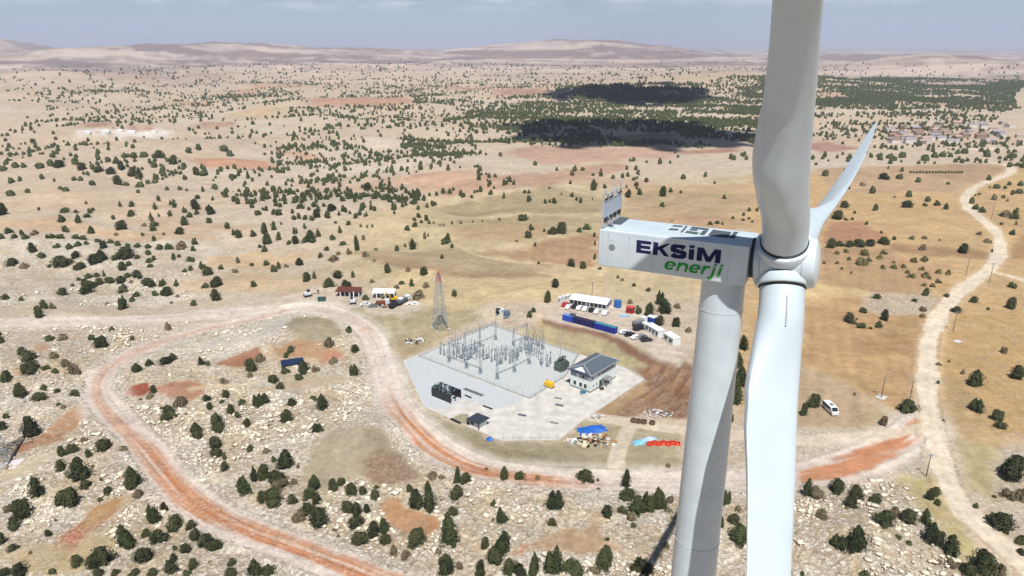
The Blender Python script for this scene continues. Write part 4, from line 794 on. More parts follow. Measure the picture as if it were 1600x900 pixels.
    X0 = x0 + 3.52; K = 7.22 / 800.0; zbase = z1 - 1.72; cap = 1.14; sv, sh_ = .42, .285        # letters across 800 units
    def X(u): return X0 + u * K
    st_ = []
    st_ += [rect(X(0), zbase, sv, cap), rect(X(0) + sv * .9, zbase, K * 145 - sv * .9, sh_), rect(X(0) + sv * .9, zbase + cap - sh_, K * 145 - sv * .9, sh_), rect(X(0) + sv * .9, zbase + cap / 2 - sh_ / 2, K * 138 - sv * .9, sh_)]
    kx = X(165); st_ += [rect(kx, zbase, sv, cap), [(kx + sv * .8, zbase + .42), (kx + sv * .8, zbase + .72), (X(300) - .02, zbase + cap), (X(320) - .32 + .36, zbase + cap), (kx + sv + .36, zbase + .60)],
                         [(kx + sv + .02, zbase + .58), (kx + sv + .34, zbase + .74), (X(325) + .02, zbase), (X(325) - .44, zbase)]]
    cxs = X(410); sw = K * 158 / 2
    sp = [(.82, .86), (.55, .985), (0, 1.02), (-.55, .97), (-.86, .80), (-.80, .63), (-.4, .55), (.35, .46), (.80, .38), (.88, .22), (.60, .04), (0, -.02), (-.58, .03), (-.88, .17)]
    sp = catmull([(cxs + u * (sw - .14), zbase + .125 + v * (cap - .25)) for u, v in sp], 4); st_ += rib(sp, (.35, .29))
    st_ += [rect(X(510), zbase, sv, cap * .80), rect(X(510), zbase + cap * .90, sv, cap * .19)]
    mx = X(585); mw = K * 215; st_ += [rect(mx, zbase, sv, cap), rect(mx + mw - sv, zbase, sv, cap), [(mx + sv * .55, zbase + cap), (mx + sv * 1.05 + .08, zbase + cap), (mx + mw / 2 + .17, zbase + .10), (mx + mw / 2 + .17, zbase), (mx + mw / 2 - .19, zbase)],
                                       [(mx + mw - sv * .55, zbase + cap), (mx + mw - sv * 1.05 - .08, zbase + cap), (mx + mw / 2 - .17, zbase + .10), (mx + mw / 2 - .17, zbase), (mx + mw / 2 + .19, zbase)]]
    film(st_, 'navy_lettering', navy)
    xb = z1 - 2.86; xh = .76; E0 = x0 + 6.05; KE = 5.02 / 570.0; sw_ = (.20, .15); g_ = []
    def EX(u): return E0 + u * KE
    def shear(poly): return [(x + .22 * (z - xb), z) for x, z in poly]
    def ell(cx_, cz_, rx_, rz_, a0, a1, n_=14): return [(cx_ + rx_ * math.cos(R(q)), cz_ + rz_ * math.sin(R(q))) for q in np.linspace(a0, a1, n_)]
    def e_(u0, u1):
        c_ = (EX(u0) + EX(u1)) / 2; rx_ = (EX(u1) - EX(u0)) / 2 - .10; rz_ = xh / 2 - .075
        return rib(ell(c_, xb + xh / 2, rx_, rz_, 0, 318, 22), sw_) + [rect(c_ - rx_ + .06, xb + xh / 2 - .055, rx_ * 2 - .10, .11)]
    def arch(u0, u1):
        l_, r_ = EX(u0), EX(u1); return [rect(l_, xb, .20, xh)] + rib([(l_ + .12, xb + xh * .58)] + ell((l_ + r_) / 2 + .02, xb + xh - .36, (r_ - l_) / 2 - .12, .285, 165, 0, 9) + [(r_ - .10, xb)], sw_)
    g_ += e_(0, 108) + arch(124, 226) + e_(240, 346)
    l_ = EX(362); g_ += [rect(l_, xb, .20, xh)] + rib([(l_ + .12, xb + xh * .55)] + ell(l_ + .44, xb + xh - .40, .30, .325, 165, 62, 7), sw_)
    jx = EX(470); g_ += rib([(jx, xb + xh), (jx, xb + .05), (jx - .02, xb - .12), (jx - .12, xb - .24), (jx - .34, xb - .265)], (.20, .15)) + [rect(jx - .10, xb + xh + .11, .21, .17)]
    ix = EX(528); g_ += [rect(ix - .10, xb, .20, xh), rect(ix - .10, xb + xh + .11, .21, .17)]
    film([shear(p) for p in g_], 'green_lettering', green)
    # cooler standing across the tail of the roof
    cw = W - .25; ch = 2.95; xc = x0 + .28
    m = MB()
    for y in np.linspace(-cw / 2, cw / 2, 5): m.box((xc, y, z1 + ch / 2), (.16, .12, ch))
    for z in (.12, 1.0, 2.45, ch): m.box((xc + .012, 0, z1 + z), (.15, cw + .12, .11))
    m.bar((xc + .1, cw / 2 - .2, z1 + 1.9), (xc + 2.0, cw / 2 - .2, z1 + .02), .05); m.bar((xc + .1, -cw / 2 + .9, z1 + 1.2), (xc + .95, -cw / 2 + .6, z1 + .02), .05)
    cool = m.build('cooler_frame', steel, nac)
    for k in range(4):
        y = -cw / 2 + cw / 4 * (k + .5); m = MB()
        m.box((xc - .01, y, z1 + 1.62), (.10, cw / 4 - .16, 1.52))
        for j in range(5): m.box((xc + .055, y - (cw / 8 - .14) + j * (cw / 4 - .28) / 4, z1 + 1.68), (.03, .035, 1.40))
        m.build('radiator', mat('radiator_blue_grey', (.36, .41, .48), rough=.5, metal=.2, noise=.08, scale=5), cool)
        m = MB()
        for j in range(4): m.box((xc + .05, y - (cw / 8 - .2) + j * (cw / 4 - .4) / 3, z1 + .72), (.09, .15, .46))
        m.build('fan_grille', dark, cool)
        if k in (0, 1, 3): MB().box((xc + .05, y, z1 + 2.56), (.09, cw / 4 - .2, .16)).build('upper_slot', dark, cool)
    for y, h_ in ((-cw / 2 + .45, .62), (-.45, 1.1), (-.05, .95), (.4, 1.3), (1.15, .9), (cw / 2 - .25, .75)): MB().cyl((xc, y, z1 + ch), (xc, y, z1 + ch + h_), .032, .018, 6).build('sensor_mast', steel, cool)
    MB().box((xc, cw / 2 - .25, z1 + ch + .5), (.3, .34, .09)).build('sensor', steel, cool); MB().box((xc, -cw / 2 + .45, z1 + ch + .32), (.26, .26, .16)).build('warning_lamp', steel, cool)
    # rotor
    cone = R(4.2); tilt = R(4.2); phi0 = PHI0
    hub_x, hub_z = x1 + 2.45, (z0 + z1) / 2 + .12
    m = MB(); m.cyl((x1 - .1, 0, hub_z), (x1 + .55, 0, hub_z), 1.7, n=40); m.build('main_bearing', dark, root, True)
    hub = MB(); hub.lathe([(1.2, -2.15), (1.92, -2.13), (2.10, -2.02), (2.14, -1.6), (2.18, -.6), (2.18, .5), (2.16, 1.6), (2.10, 2.25), (1.94, 2.58), (1.5, 2.74), (.8, 2.82), (.1, 2.85)], axis='x', n=64)
    hubo = hub.build('hub', paint, root, True); hubo.location = (hub_x, 0, hub_z); hubo.rotation_euler = (0, -tilt, 0)
    m = MB(); m.lathe([(2.12, -1.62), (2.19, -1.60), (2.19, -1.54), (2.12, -1.52)], axis='x', n=64); m.lathe([(2.14, 1.62), (2.20, 1.64), (2.19, 1.7), (2.1, 1.72)], axis='x', n=64); m.build('hub_rib', seam, hubo, True)
    NS, NP = 56, 48
    rr = np.concatenate([np.linspace(2.35, 16, 26), np.linspace(17.2, 73.5, NS - 26)])
    def section(r):
        t = float(smooth(4.2, 11.5, np.array(r))); chord = 3.56 if r < 3.5 else float(np.interp(r, [3.5, 5, 8, 11, 14, 18, 24, 30, 40, 55, 66, 71, 73.5], [3.56, 3.66, 4.20, 4.72, 4.66, 4.14, 3.66, 3.46, 3.05, 2.3, 1.4, .8, .12]))
        le = float(np.interp(r, [2, 5, 11, 18, 30, 50, 74], [1.78, 1.77, 1.70, 1.60, 1.25, .75, .1])); th = chord * float(np.interp(r, [2, 5, 8, 11, 15, 24, 40, 74], [1, .93, .66, .50, .40, .29, .22, .16]))
        fb = th * float(np.interp(r, [4, 8, 11, 18, 28, 40], [.0, .40, .40, .24, .10, .03])); pts = []
        for k in range(NP):
            a_ = 2 * math.pi * k / NP; cxx = (1 + math.cos(a_)) / 2                   # 1 at the leading edge
            yc = math.sin(a_) / 2
            xa = 1 - cxx; yt = 5 * .2 * (.2969 * math.sqrt(max(xa, 0)) - .126 * xa - .3516 * xa ** 2 + .2843 * xa ** 3 - .1015 * xa ** 4) / .2 / 2.0
            ya = (yt * (1.0 if a_ < math.pi else .82) + fb / 2 / th * smooth(.25, 1, np.array(xa)).item()) * (1 if a_ < math.pi else -1)
            if a_ > math.pi and r > 4: ya = -th * (.30 + .16 * math.sin(math.pi * min(1, xa / .8))) * min(1, math.sqrt(xa / .12)) * (1 if xa < .80 else (1 - xa) / .20 + .02)
            if k == 0 or k == NP // 2: ya = 0
            pts.append((le - (1 - cxx) * chord, th * (yc * (1 - t) + ya * t)))
        tw = R(float(np.interp(r, [2, 6, 12, 20, 35, 74], [0, 6, 13, 9, 4, -1])) * TWS) + PITCH_B
        return [(x * math.cos(tw) + y * math.sin(tw), -x * math.sin(tw) + y * math.cos(tw)) for x, y in pts]
    v = []
    for r in rr:
        pre = 4.6 * max(0, (r - 12) / 61) ** 2.7
        for x, y in section(r): v.append((x, y - pre, r))          # blade along +z, chord along x, flap along +y
    f = [(i * NP + k, i * NP + (k + 1) % NP, (i + 1) * NP + (k + 1) % NP, (i + 1) * NP + k) for i in range(len(rr) - 1) for k in range(NP)]
    me = None; base = []
    for kb in range(3):
        ang = phi0 + R(120) * kb                                  # from straight up towards the camera side
        b = bpy.data.objects.new('blade', me) if me else mesh_np('blade', v, f, bladem, None, True)
        if me is None:
            me = b.data; bm = bmesh.new(); bm.from_mesh(me); bm.verts.ensure_lookup_table(); bm.faces.new([bm.verts[len(v) - NP + k] for k in range(NP)]); bmesh.ops.recalc_face_normals(bm, faces=bm.faces); bm.to_mesh(me); bm.free(); me.polygons.foreach_set('use_smooth', [True] * len(me.polygons)); me.set_sharp_from_angle(angle=R(50)); b.parent = root
        else: link(b, root)
        M = Matrix.Translation((hub_x, 0, hub_z)) @ Matrix.Rotation(-tilt, 4, 'Y') @ Matrix.Rotation(ang, 4, 'X') @ Matrix.Rotation(cone, 4, 'Y'); b.matrix_local = M
        m = MB(); m.lathe([(1.9, 1.25), (2.14, 1.32), (2.18, 1.95), (2.10, 2.12), (1.93, 2.16)], n=56); c = m.build('blade_collar', paint, b, True)
        m = MB(); m.lathe([(1.80, 2.02), (1.87, 2.1), (1.87, 2.26), (1.80, 2.32)], n=56); m.build('root_seal', dark, b, True)
        if kb == 1:
            m = MB(); g = random.Random(3); z = 3.3
            for k in range(13): h_ = g.uniform(.09, .17); m.box((.55, 1.71 - .0 * k, z), (.11, .02, h_ * .8)); z += .19
            m.build('serial_text', mat('marking_grey', (.36, .39, .41)), b)
    return root
PHI0 = R(30.0); TWS = 1.0; PITCH_B = R(27)
turbine = build_turbine()
# ---------------------------------------------------------------- the switchyard
def Z(ox, oy, k, *a): q = np.array(a, float).reshape(-1, 2) / k; return q + np.array([ox, oy])
def flatp(p, z): q = PZ(p[:, 0], p[:, 1], z); return [tuple(map(float, r)) for r in q]
conc = mc('concrete', 230, 226, 216, .56, rough=.85, noise=.18, scale=.3); gravel = mc('gravel', 218, 222, 220, .54, rough=.95, noise=.14, scale=1.6, bump=.3); gravel2 = mc('blue_gravel', 214, 219, 222, .56, rough=.95, noise=.10, scale=1.2, bump=.3)
white = mc('white_paint', 236, 238, 236, .80, rough=.5, noise=.04, scale=1.0); offw = mc('off_white', 222, 224, 226, .72, rough=.6, noise=.05, scale=2); roofg = mc('roof_slate', 92, 102, 112, .75, rough=.5, noise=.12, scale=.8)
black = mat('black_steel', (.012, .014, .018), rough=.5); darkg = mat('dark_glass', (.015, .025, .03), rough=.12); navyp = mc('navy_paint', 40, 40, 96, .7, rough=.5); galv = mat('galvanised_lattice', (.30, .35, .38), rough=.5, metal=.3, noise=.12, scale=3)
porc = mat('porcelain_grey', (.17, .19, .20), rough=.35, noise=.15, scale=2); porcb = mat('porcelain_brown', (.12, .07, .06), rough=.3); cable = mat('aluminium_wire', (.35, .37, .38), rough=.5)
yl = mc('yellow_paint', 236, 190, 40, .8, rough=.5, noise=.1, scale=2); redp = mc('red_paint', 190, 40, 34, .8, rough=.5, noise=.1, scale=2); bluep = mc('blue_paint', 40, 80, 190, .75, rough=.5, noise=.12, scale=1.5); navyc = mc('navy_container', 26, 26, 92, .75, rough=.55, noise=.12, scale=1)
tealp = mc('teal_paint', 60, 130, 150, .75, rough=.5, noise=.1, scale=1); tyre = mat('tyre_rubber', (.02, .02, .02), rough=.9); rust = mc('rusty_steel', 130, 72, 46, .6, rough=.8, noise=.25, scale=4); wood = mc('raw_timber', 186, 150, 104, .6, rough=.8, noise=.25, scale=3)
greenm = mc('transformer_green', 96, 112, 100, .6, rough=.5, noise=.15, scale=2); maroon = mc('maroon_roof', 122, 34, 34, .75, rough=.6, noise=.1, scale=2); greyp = mc('grey_paint', 150, 152, 152, .6, rough=.6, noise=.1, scale=2)
ybp = flatp(YARD_PX, .05)
tag(MB().prism(ybp, -.6, .08).build('concrete_yard', conc), kind='structure')
LEFT = flatp(Z(600, 440, 3.215, 100,400, 166,371, 704,588, 640,618, 572,640, 470,604, 395,592, 300,642, 204,629), .085); INNER = flatp(Z(600, 440, 3.215, 176,374, 540,220, 978,367, 912,474, 732,588), .085)
tag(MB().prism(LEFT, -.3, .086).build('gravel_ground', gravel2), kind='structure'); tag(MB().prism(INNER, -.25, .096).build('gravel_bed_ground', gravel), kind='structure')
VRG = flatp(Z(660, 580, 8.183, 380,600, 480,550, 580,545, 600,600, 590,690, 500,665), .085); tag(MB().prism(VRG, -.25, .092).build('bare_soil_ground', mc('verge_soil', 168, 160, 132, .6, rough=.95, noise=.2, scale=1)), kind='structure')
def yard(px_, py_): q = PZ([px_], [py_], .09)[0]; return float(q[0]), float(q[1])
m = MB()
for i in range(len(INNER)):
    a, b = Vector((*INNER[i], .09)), Vector((*INNER[(i + 1) % len(INNER)], .09)); d = (b - a).normalized(); n_ = Vector((-d.y, d.x, 0)) * .22
    m.add([a - n_, b - n_, b + n_, a + n_, a - n_ + Vector((0, 0, .16)), b - n_ + Vector((0, 0, .16 + .002 * i)), b + n_ + Vector((0, 0, .16 + .002 * i)), a + n_ + Vector((0, 0, .16))], [(4, 5, 6, 7), (0, 1, 5, 4), (2, 3, 7, 6), (1, 2, 6, 5), (3, 0, 4, 7)])
tag(m.build('kerb_path', mc('kerb_grey', 176, 178, 174, .6, rough=.9, noise=.1, scale=1)), kind='structure')
def fence(a, b, label, h=2.2, step=3.2):
    L_ = math.hypot(b[0] - a[0], b[1] - a[1]); t = thing('wire_fence', label, 'fence', (a[0], a[1], .09), math.atan2(b[1] - a[1], b[0] - a[0])); n = min(90, max(2, int(L_ / step)))
    pd = None
    for i in range(n + 1):
        o = MB().cyl((0, 0, 0), (0, 0, h), .045, n=5).build('post', galv, t) if pd is None else link(bpy.data.objects.new('post', pd), t); pd = o.data; o.location = (L_ * i / n, 0, 0)
    w_ = MB()
    for z in np.linspace(.1, h - .05, 7): w_.bar((0, 0, z), (L_, 0, z), .012)
    for i in range(int(L_ / .8)): w_.bar((i * .8, 0.012, .1), (i * .8, .012, h - .05), .008)
    w_.build('wire_mesh', cable, t); return t
fl = ['wire fence along the near side of the gravel bed, beside the pale blue gravel', 'wire fence along the far left side of the gravel bed, below the red topped mast', 'wire fence along the far right side of the gravel bed, under the earth bank', 'short wire fence between the transformer and the control building', 'wire fence from the yellow machine to the front corner of the gravel bed']
for (a, b), l_ in zip(((INNER[0], INNER[4]), (INNER[0], INNER[1]), (INNER[1], INNER[2]), (INNER[2], INNER[3]), (INNER[3], INNER[4])), fl): fence(a, b, l_)
yf = YARD_PX; fence(yard(787, 686.5), yard(872, 685), 'wire fence along the front edge of the concrete yard, nearest the road', 1.8, 2.6)
fence(yard(978, 576), yard(1004, 592), 'wire fence at the right tip of the concrete yard, under the red earth bank', 1.8, 2.6)

def lattice(m, h, w0, w1, levels, t, arms=(), k=0, lw=None):
    c = [(-1, -1), (1, -1), (1, 1), (-1, 1)]; zs = [h * (1 - (1 - i / levels) ** 1.15) for i in range(levels + 1)]; wd = [w0 + (w1 - w0) * z / h for z in zs]
    for i in range(levels):
        for j in range(4):
            a, b = c[j], c[(j + 1) % 4]; p0 = (a[0] * wd[i], a[1] * wd[i], zs[i]); p1 = (a[0] * wd[i + 1], a[1] * wd[i + 1], zs[i + 1]); q0 = (b[0] * wd[i], b[1] * wd[i], zs[i]); q1 = (b[0] * wd[i + 1], b[1] * wd[i + 1], zs[i + 1])
            m.bar(p0, p1, lw or t * 1.6, k); m.bar(p0, q1, t, k); m.bar(q0, p1, t, k); m.bar(p1, q1, t, k)
    return m
def gantry(pts, h, label, spike=(0,)):
    t = thing('busbar_gantry', label, 'gantry', (*pts[0], .09), 0, 'lattice gantries of the switchyard'); o = Vector((*pts[0], 0)); col = None
    for i, p in enumerate(pts):
        q = Vector((*p, 0)) - o; m = lattice(MB(), h, .62, .28, 8, .055); m.box((0, 0, .15), (1.6, 1.6, .3)); c = m.build('column', galv, t); c.location = q
        if i in spike: MB().cyl((0, 0, h), (0, 0, h + 4.2), .06, .02, 5).build('lightning_rod', galv, c)
    for i in range(len(pts) - 1):
        a = Vector((*pts[i], 0)) - o; b = Vector((*pts[i + 1], 0)) - o; L_ = (b - a).length; m = MB(); n = max(3, int(L_ / 1.1)); s_ = .32
        for y in (-s_, s_):
            for z in (h - .75, h - .1): m.bar((0, y, z), (L_, y, z), .055)
        for j in range(n):
            x0_, x1_ = L_ * j / n, L_ * (j + 1) / n
            for y in (-s_, s_): m.bar((x0_, y, h - .75), (x1_, y, h - .1), .035); m.bar((x0_, y, h - .1), (x0_, y, h - .75), .03)
            m.bar((x0_, -s_, h - .1), (x1_, s_, h - .1), .03)
        g_ = m.build('beam', galv, t); g_.location = a; g_.rotation_euler = (0, 0, math.atan2(b.y - a.y, b.x - a.x))
        for j in (1, 2, 3):
            x_ = L_ * j / 4; mm = MB()
            for q in range(7): mm.lathe([(.03, h - .85 - q * .16), (.13, h - .9 - q * .16), (.03, h - .95 - q * .16)], n=8, c=(x_, 0, 0))
            mm.cyl((x_, 0, h - 1.95), (x_, 0, h - .75), .02, n=4); mm.build('insulator_string', porcb, g_)
    return t
def S3(*a): return [yard(*p) for p in Z(640, 490, 6.0, *a)]
gantry(S3(520,352, 660,308, 806,243), 8.2, 'lattice gantry at the back left of the gravel bed, farthest from the control building', (1, 2))
gantry(S3(822,612, 984,545, 1122,470), 8.2, 'lattice gantry at the front right of the gravel bed, its beam pointing at the transformer', (0, 1))
gantry(S3(372,448, 534,508, 664,558), 8.2, 'lattice gantry at the front left of the gravel bed, nearest the black frame shed', (0,))
gantry(S3(975,300, 1100,250, 1250,330), 7.6, 'lattice gantry at the far right edge of the gravel bed, under the earth bank', (0, 2))
def mast(p, h, label):
    t = thing('lightning_mast', label, 'mast', (*p, .09)); MB().cyl((0, 0, 0), (0, 0, h * .5), .13, .09, 8).build('pole', galv, t); MB().cyl((0, 0, h * .5), (0, 0, h), .075, .02, 6).build('tip_rod', galv, t); MB().box((0, 0, .1), (.7, .7, .2)).build('footing', conc, t)
mast(S3(1415,430)[0], 13, 'tall thin lightning mast just behind the transformer'); mast(S3(1250,478)[0], 12, 'tall thin lightning mast left of the transformer'); mast(S3(655,240)[0], 9, 'thin lightning mast near the far corner of the gravel bed')
# rows of apparatus
def insul(m, x, y, z0, z1, r=.11, sheds=7, k=0):
    m.cyl((x, y, z0), (x, y, z1), r * .55, n=6, k=k)
    for i in range(sheds): z = z0 + (z1 - z0) * (i + .5) / sheds; m.lathe([(r * .5, z - .05), (r * 1.35, z), (r * .5, z + .05)], n=8, k=k, c=(x, y, 0))
def apparatus(kind):
    if kind == 'breaker':
        t = thing('circuit_breaker', 'grey three pole circuit breaker on a steel frame among the switchgear rows', 'circuit breaker', group='circuit breakers of the switchyard')
        m = MB()
        for x in (-1.6, 0, 1.6):
            for y in (-.25, .25): m.bar((x, y, 0), (x, y, 2.0), .08)
        m.box((0, 0, 2.05), (4.0, .5, .16)); m.box((.8, 0, 1.0), (.8, .6, 1.1)); m.build('frame', galv, t)
        for x in (-1.6, 0, 1.6): mm = MB(); insul(mm, x, 0, 2.1, 5.0, .16, 10); mm.build('pole_column', porc, t)
    elif kind == 'isolator':
        t = thing('isolator_switch', 'grey isolator with six insulator posts on a low frame among the switchgear rows', 'isolator', group='isolators of the switchyard')
        m = MB()
        for x in (-2, 2):
            for y in (-.7, .7): m.bar((x, y, 0), (x, y, 2.3), .08)
        for y in (-.7, .7): m.box((0, y, 2.36), (4.4, .16, .14))
        m.build('frame', galv, t)
        for x in (-1.8, 0, 1.8):
            for y in (-.7, .7): mm = MB(); insul(mm, x, y, 2.42, 3.9, .12, 6); mm.build('insulator', porc, t)
            MB().bar((x, -.8, 3.95), (x, .8, 3.95), .06).build('switch_arm', cable, t)
    elif kind == 'trafo':
        t = thing('current_transformer', 'slim grey instrument transformer on a lattice pedestal among the switchgear rows', 'instrument transformer', group='instrument transformers of the switchyard')
        m = lattice(MB(), 2.3, .25, .25, 3, .04); m.build('pedestal', galv, t); mm = MB(); insul(mm, 0, 0, 2.5, 4.6, .15, 8); mm.build('insulator', porc, t); MB().lathe([(.2, 4.6), (.3, 4.7), (.3, 5.1), (.15, 5.25)], n=10).lathe([(.26, 2.3), (.26, 2.5)], n=8).build('head', greyp, t, True)
    else:
        t = thing('post_insulator', 'thin grey post insulator on a steel tube among the switchgear rows', 'post insulator', group='post insulators of the switchyard')
        MB().cyl((0, 0, 0), (0, 0, 2.2), .09, n=6).box((0, 0, .08), (.5, .5, .16)).build('support', galv, t); mm = MB(); insul(mm, 0, 0, 2.2, 4.2, .11, 8); mm.build('insulator', porc, t)
    return t
AP = {k: apparatus(k) for k in ('breaker', 'isolator', 'trafo', 'post')}; first = {k: True for k in AP}
g0, g4 = np.array(INNER[0]), np.array(INNER[4]); ux = (g4 - g0) / np.linalg.norm(g4 - g0); uy = np.array([-ux[1], ux[0]]); ANG = math.atan2(ux[1], ux[0])
def place_ap(kind, p, rz=None):
    o = AP[kind] if first[kind] else copy_tree(AP[kind]); first[kind] = False; put(o, (p[0], p[1], .09), ANG if rz is None else rz); return o
APX = {'isolator': [(395,425), (470,345), (560,395), (640,425), (760,395), (845,400), (930,395), (1010,345), (1090,300), (1160,380), (1060,425), (1205,395), (440,300)],
       'breaker': [(470,420), (540,440), (720,430), (845,480), (1000,415), (1120,370), (1190,300), (610,350)],
       'trafo': [(290,385), (325,395), (415,395), (455,380), (500,395), (580,420), (615,370), (690,400), (770,455), (800,440), (900,440), (940,470), (965,455), (1010,440), (1045,360), (1080,340), (1110,345), (1145,340), (1230,480), (1290,500), (1320,470)],
       'post': [(300,345), (335,360), (390,320), (430,330), (480,330), (530,350), (560,340), (650,400), (665,390), (700,370), (735,440), (780,350), (815,390), (845,370), (870,380), (905,370), (920,425), (985,380), (1030,330), (1070,405), (1100,400), (1130,330), (1180,350), (1210,430), (1240,500), (1265,470), (1280,440), (1310,500), (1350,480), (400,230), (430,215), (470,200), (1120,225), (1160,215), (1200,230), (1180,245)]}
for k_, pl in APX.items():
    for i_, p in enumerate(pl):
        if i_ % 3 == 1 and k_ in ('post', 'isolator'): continue
        place_ap(k_, S3(*p)[0], ANG + (0 if (p[0] // 10) % 2 else R(90)))
def wires(where, pts, h):
    for off, nm in ((-1.2, 'nearest of the three to the yard front'), (0, 'middle one of three'), (1.2, 'farthest of the three from the yard front')):
        m = MB(); a, b = np.array(pts[0]), np.array(pts[1]); d = (b - a) / np.linalg.norm(b - a); nn = np.array([-d[1], d[0]]) * off; prev = None
        for s_ in range(9):
            q = a + (b - a) * s_ / 8 + nn; cur = (q[0], q[1], h - .9 * (1 - ((s_ - 4) / 4) ** 2))
            if prev: m.bar(prev, cur, .025)
            prev = cur
        tag(m.build('overhead_wire', cable), 'thin overhead wire %s, %s' % (where, nm), 'wire')
wires('between the rear gantries', [S3(735,276)[0], S3(1040,275)[0]], 8.0); wires('between the front gantries', [S3(600,530)[0], S3(900,580)[0]], 8.0)
def transformer(p, rz, label):
    t = thing('power_transformer', label, 'transformer', (*p, .09), rz); MB().box((0, 0, 1.9), (4.6, 2.4, 2.8), taper=.96).box((0, 0, .25), (5.4, 3.2, .5)).build('tank', greenm, t)
    for s_ in (-1, 1):
        m = MB()
        for i in range(9): m.box((-1.8 + i * .45, s_ * 1.75, 1.9), (.12, .9, 2.4))
        m.build('radiator', greenm, t)
    MB().cyl((-1.7, .3, 4.5), (1.7, .3, 4.5), .55, n=14).bar((-1.2, .3, 3.2), (-1.2, .3, 4.2), .1).bar((1.2, .3, 3.2), (1.2, .3, 4.2), .1).build('conservator', greenm, t, True)
    for x in (-1.4, 0, 1.4): mm = MB(); insul(mm, x, -.7, 3.2, 5.3, .17, 8); mm.build('bushing', porcb, t)
transformer(S3(1425,520)[0], ANG + R(90), 'grey green power transformer with finned radiators beside the control building')
# control building
def building():
    base = [yard(*p) for p in Z(870, 535, 10, 520,792, 200,682, 918,548)]; A = np.array(base[0]); e1 = np.array(base[2]) - A; e2 = np.array(base[1]) - A; L_, D_ = np.linalg.norm(e1), np.linalg.norm(e2); ax = e1 / L_; ang = math.atan2(ax[1], ax[0]); D_ = abs(float(e2 @ np.array([-ax[1], ax[0]])))
    t = thing('control_building', 'two storey white control building with navy bands under a dark grey hipped roof', 'building', (*A, .09), ang); H_ = 7.0
    MB().box((L_ / 2, D_ / 2, H_ / 2), (L_, D_, H_)).build('wall', mc('wall_white', 232, 240, 236, .78, rough=.7, noise=.04, scale=.8), t)
    MB().box((L_ / 2, D_ / 2, .35), (L_ + .12, D_ + .12, .5)).build('plinth', greyp, t)
    MB().box((L_ / 2, D_ / 2, H_ - .55), (L_ + .16, D_ + .16, 1.0)).build('fascia_band', navyp, t)
    lil = mc('lilac_grey_panel', 176, 178, 204, .65, rough=.6)
    for x0_, w_ in ((.15, .42), (.7, .28)): MB().box((-.03, D_ * (x0_ + w_ / 2), H_ - 1.75), (.10, D_ * w_, 1.35)).build('facade_panel', lil, t)
    MB().box((L_ * .62, -.03, H_ - 1.7), (L_ * .46, .10, 1.1)).build('facade_panel', lil, t)
    def win(x, y, z, w_, h_, along):
        d = (w_, .12, h_) if along == 'x' else (.12, w_, h_); f = MB().box((x, y, z), d).build('window', white, t); g = (w_ - .2, .14, h_ - .2) if along == 'x' else (.14, w_ - .2, h_ - .2); MB().box((x, y, z), g).build('pane', darkg, f)
    for q in (.24, .47, .76): win(-.05, D_ * q, 2.1, 1.35, 1.7, 'y')
    win(-.07, D_ * .36, H_ - 1.75, 1.5, 1.3, 'y')
    for q in (.07, .30, .47, .66, .86): win(L_ * q, -.06, H_ - 1.7, 1.1, 1.0, 'x')
    for q in (.1, .22): win(L_ * q, -.05, 2.4, .9, .9, 'x')
    dr = MB().box((L_ * .40, -.06, 1.5), (1.9, .14, 2.6)).build('door', mc('door_green', 40, 84, 70, .7, rough=.4), t); MB().box((L_ * .40 + .7, -.16, 1.4), (.06, .08, .3)).build('handle', galv, dr)
    cp = MB().box((L_ * .55, -1.1, 3.1), (3.2, 2.1, .18)).bar((L_ * .55 - 1.4, -2.0, .1), (L_ * .55 - 1.4, -2.0, 3.0), .12).bar((L_ * .55 + 1.4, -2.0, .1), (L_ * .55 + 1.4, -2.0, 3.0), .12).build('entrance_canopy', greyp, t)
    o_ = .9; x0_, x1_, y0_, y1_ = -o_, L_ + o_, -o_, D_ + o_; zr = H_ + .02; G = (L_ * .10, D_ / 2, zr + 2.3); Q = (L_ - D_ * .45, D_ / 2, zr + 2.3)
    c = [(x0_, y0_, zr), (x1_, y0_, zr), (x1_, y1_, zr), (x0_, y1_, zr)]; rf = MB().add(c + [G, Q, *[(p[0], p[1], p[2] - .28) for p in c]], [(0, 1, 5, 4), (3, 4, 5, 2), (1, 2, 5), (0, 6, 7, 1), (1, 7, 8, 2), (2, 8, 9, 3), (3, 9, 6, 0), (6, 9, 8, 7), (0, 4, 3)]).build('roof', roofg, t)
    m = MB()
    def off(p, k=.06): return (p[0], p[1], p[2] + k)
    for a_, b_ in ((c[0], G), (c[3], G), (G, Q), (c[0], c[1]), (Q, c[1]), (Q, c[2])): m.bar(off(a_), off(b_), .12)
    m.build('ridge_trim', offw, rf)
    P_ = lambda u, v: tuple(np.array(c[0]) * (1 - u) * (1 - v) + np.array(c[3]) * u * (1 - v) + np.array(G) * v + np.array((-.06, 0, .05)))
    MB().add([P_(.22, .14), P_(.78, .14), P_(.60, .62), P_(.40, .62)], [(0, 1, 2, 3)]).build('gable_panel', offw, rf)
    MB().add([P_(.08, .03), P_(.92, .03), P_(.80, .12), P_(.2, .12)], [(0, 1, 2, 3)]).build('gable_fascia', navyp, rf)
    for k in range(3): MB().box((L_ * (.45 + .14 * k), D_ * .36, zr + 1.72), (.5, .5, .5)).build('roof_vent', greyp, rf)
    MB().box((L_ * .3, D_ + 1.2, 1.4), (2.6, 2.2, 2.8)).build('side_annex', navyp, t)
building()
def compact_box(p, l_):
    t = thing('meter_box', l_, 'meter box', (*yard(*p), .09), ANG); MB().box((0, 0, .7), (.7, .6, 1.3)).build('cabinet', roofg, t); MB().box((0, 0, 1.38), (.8, .7, .08)).build('lid', greyp, t)
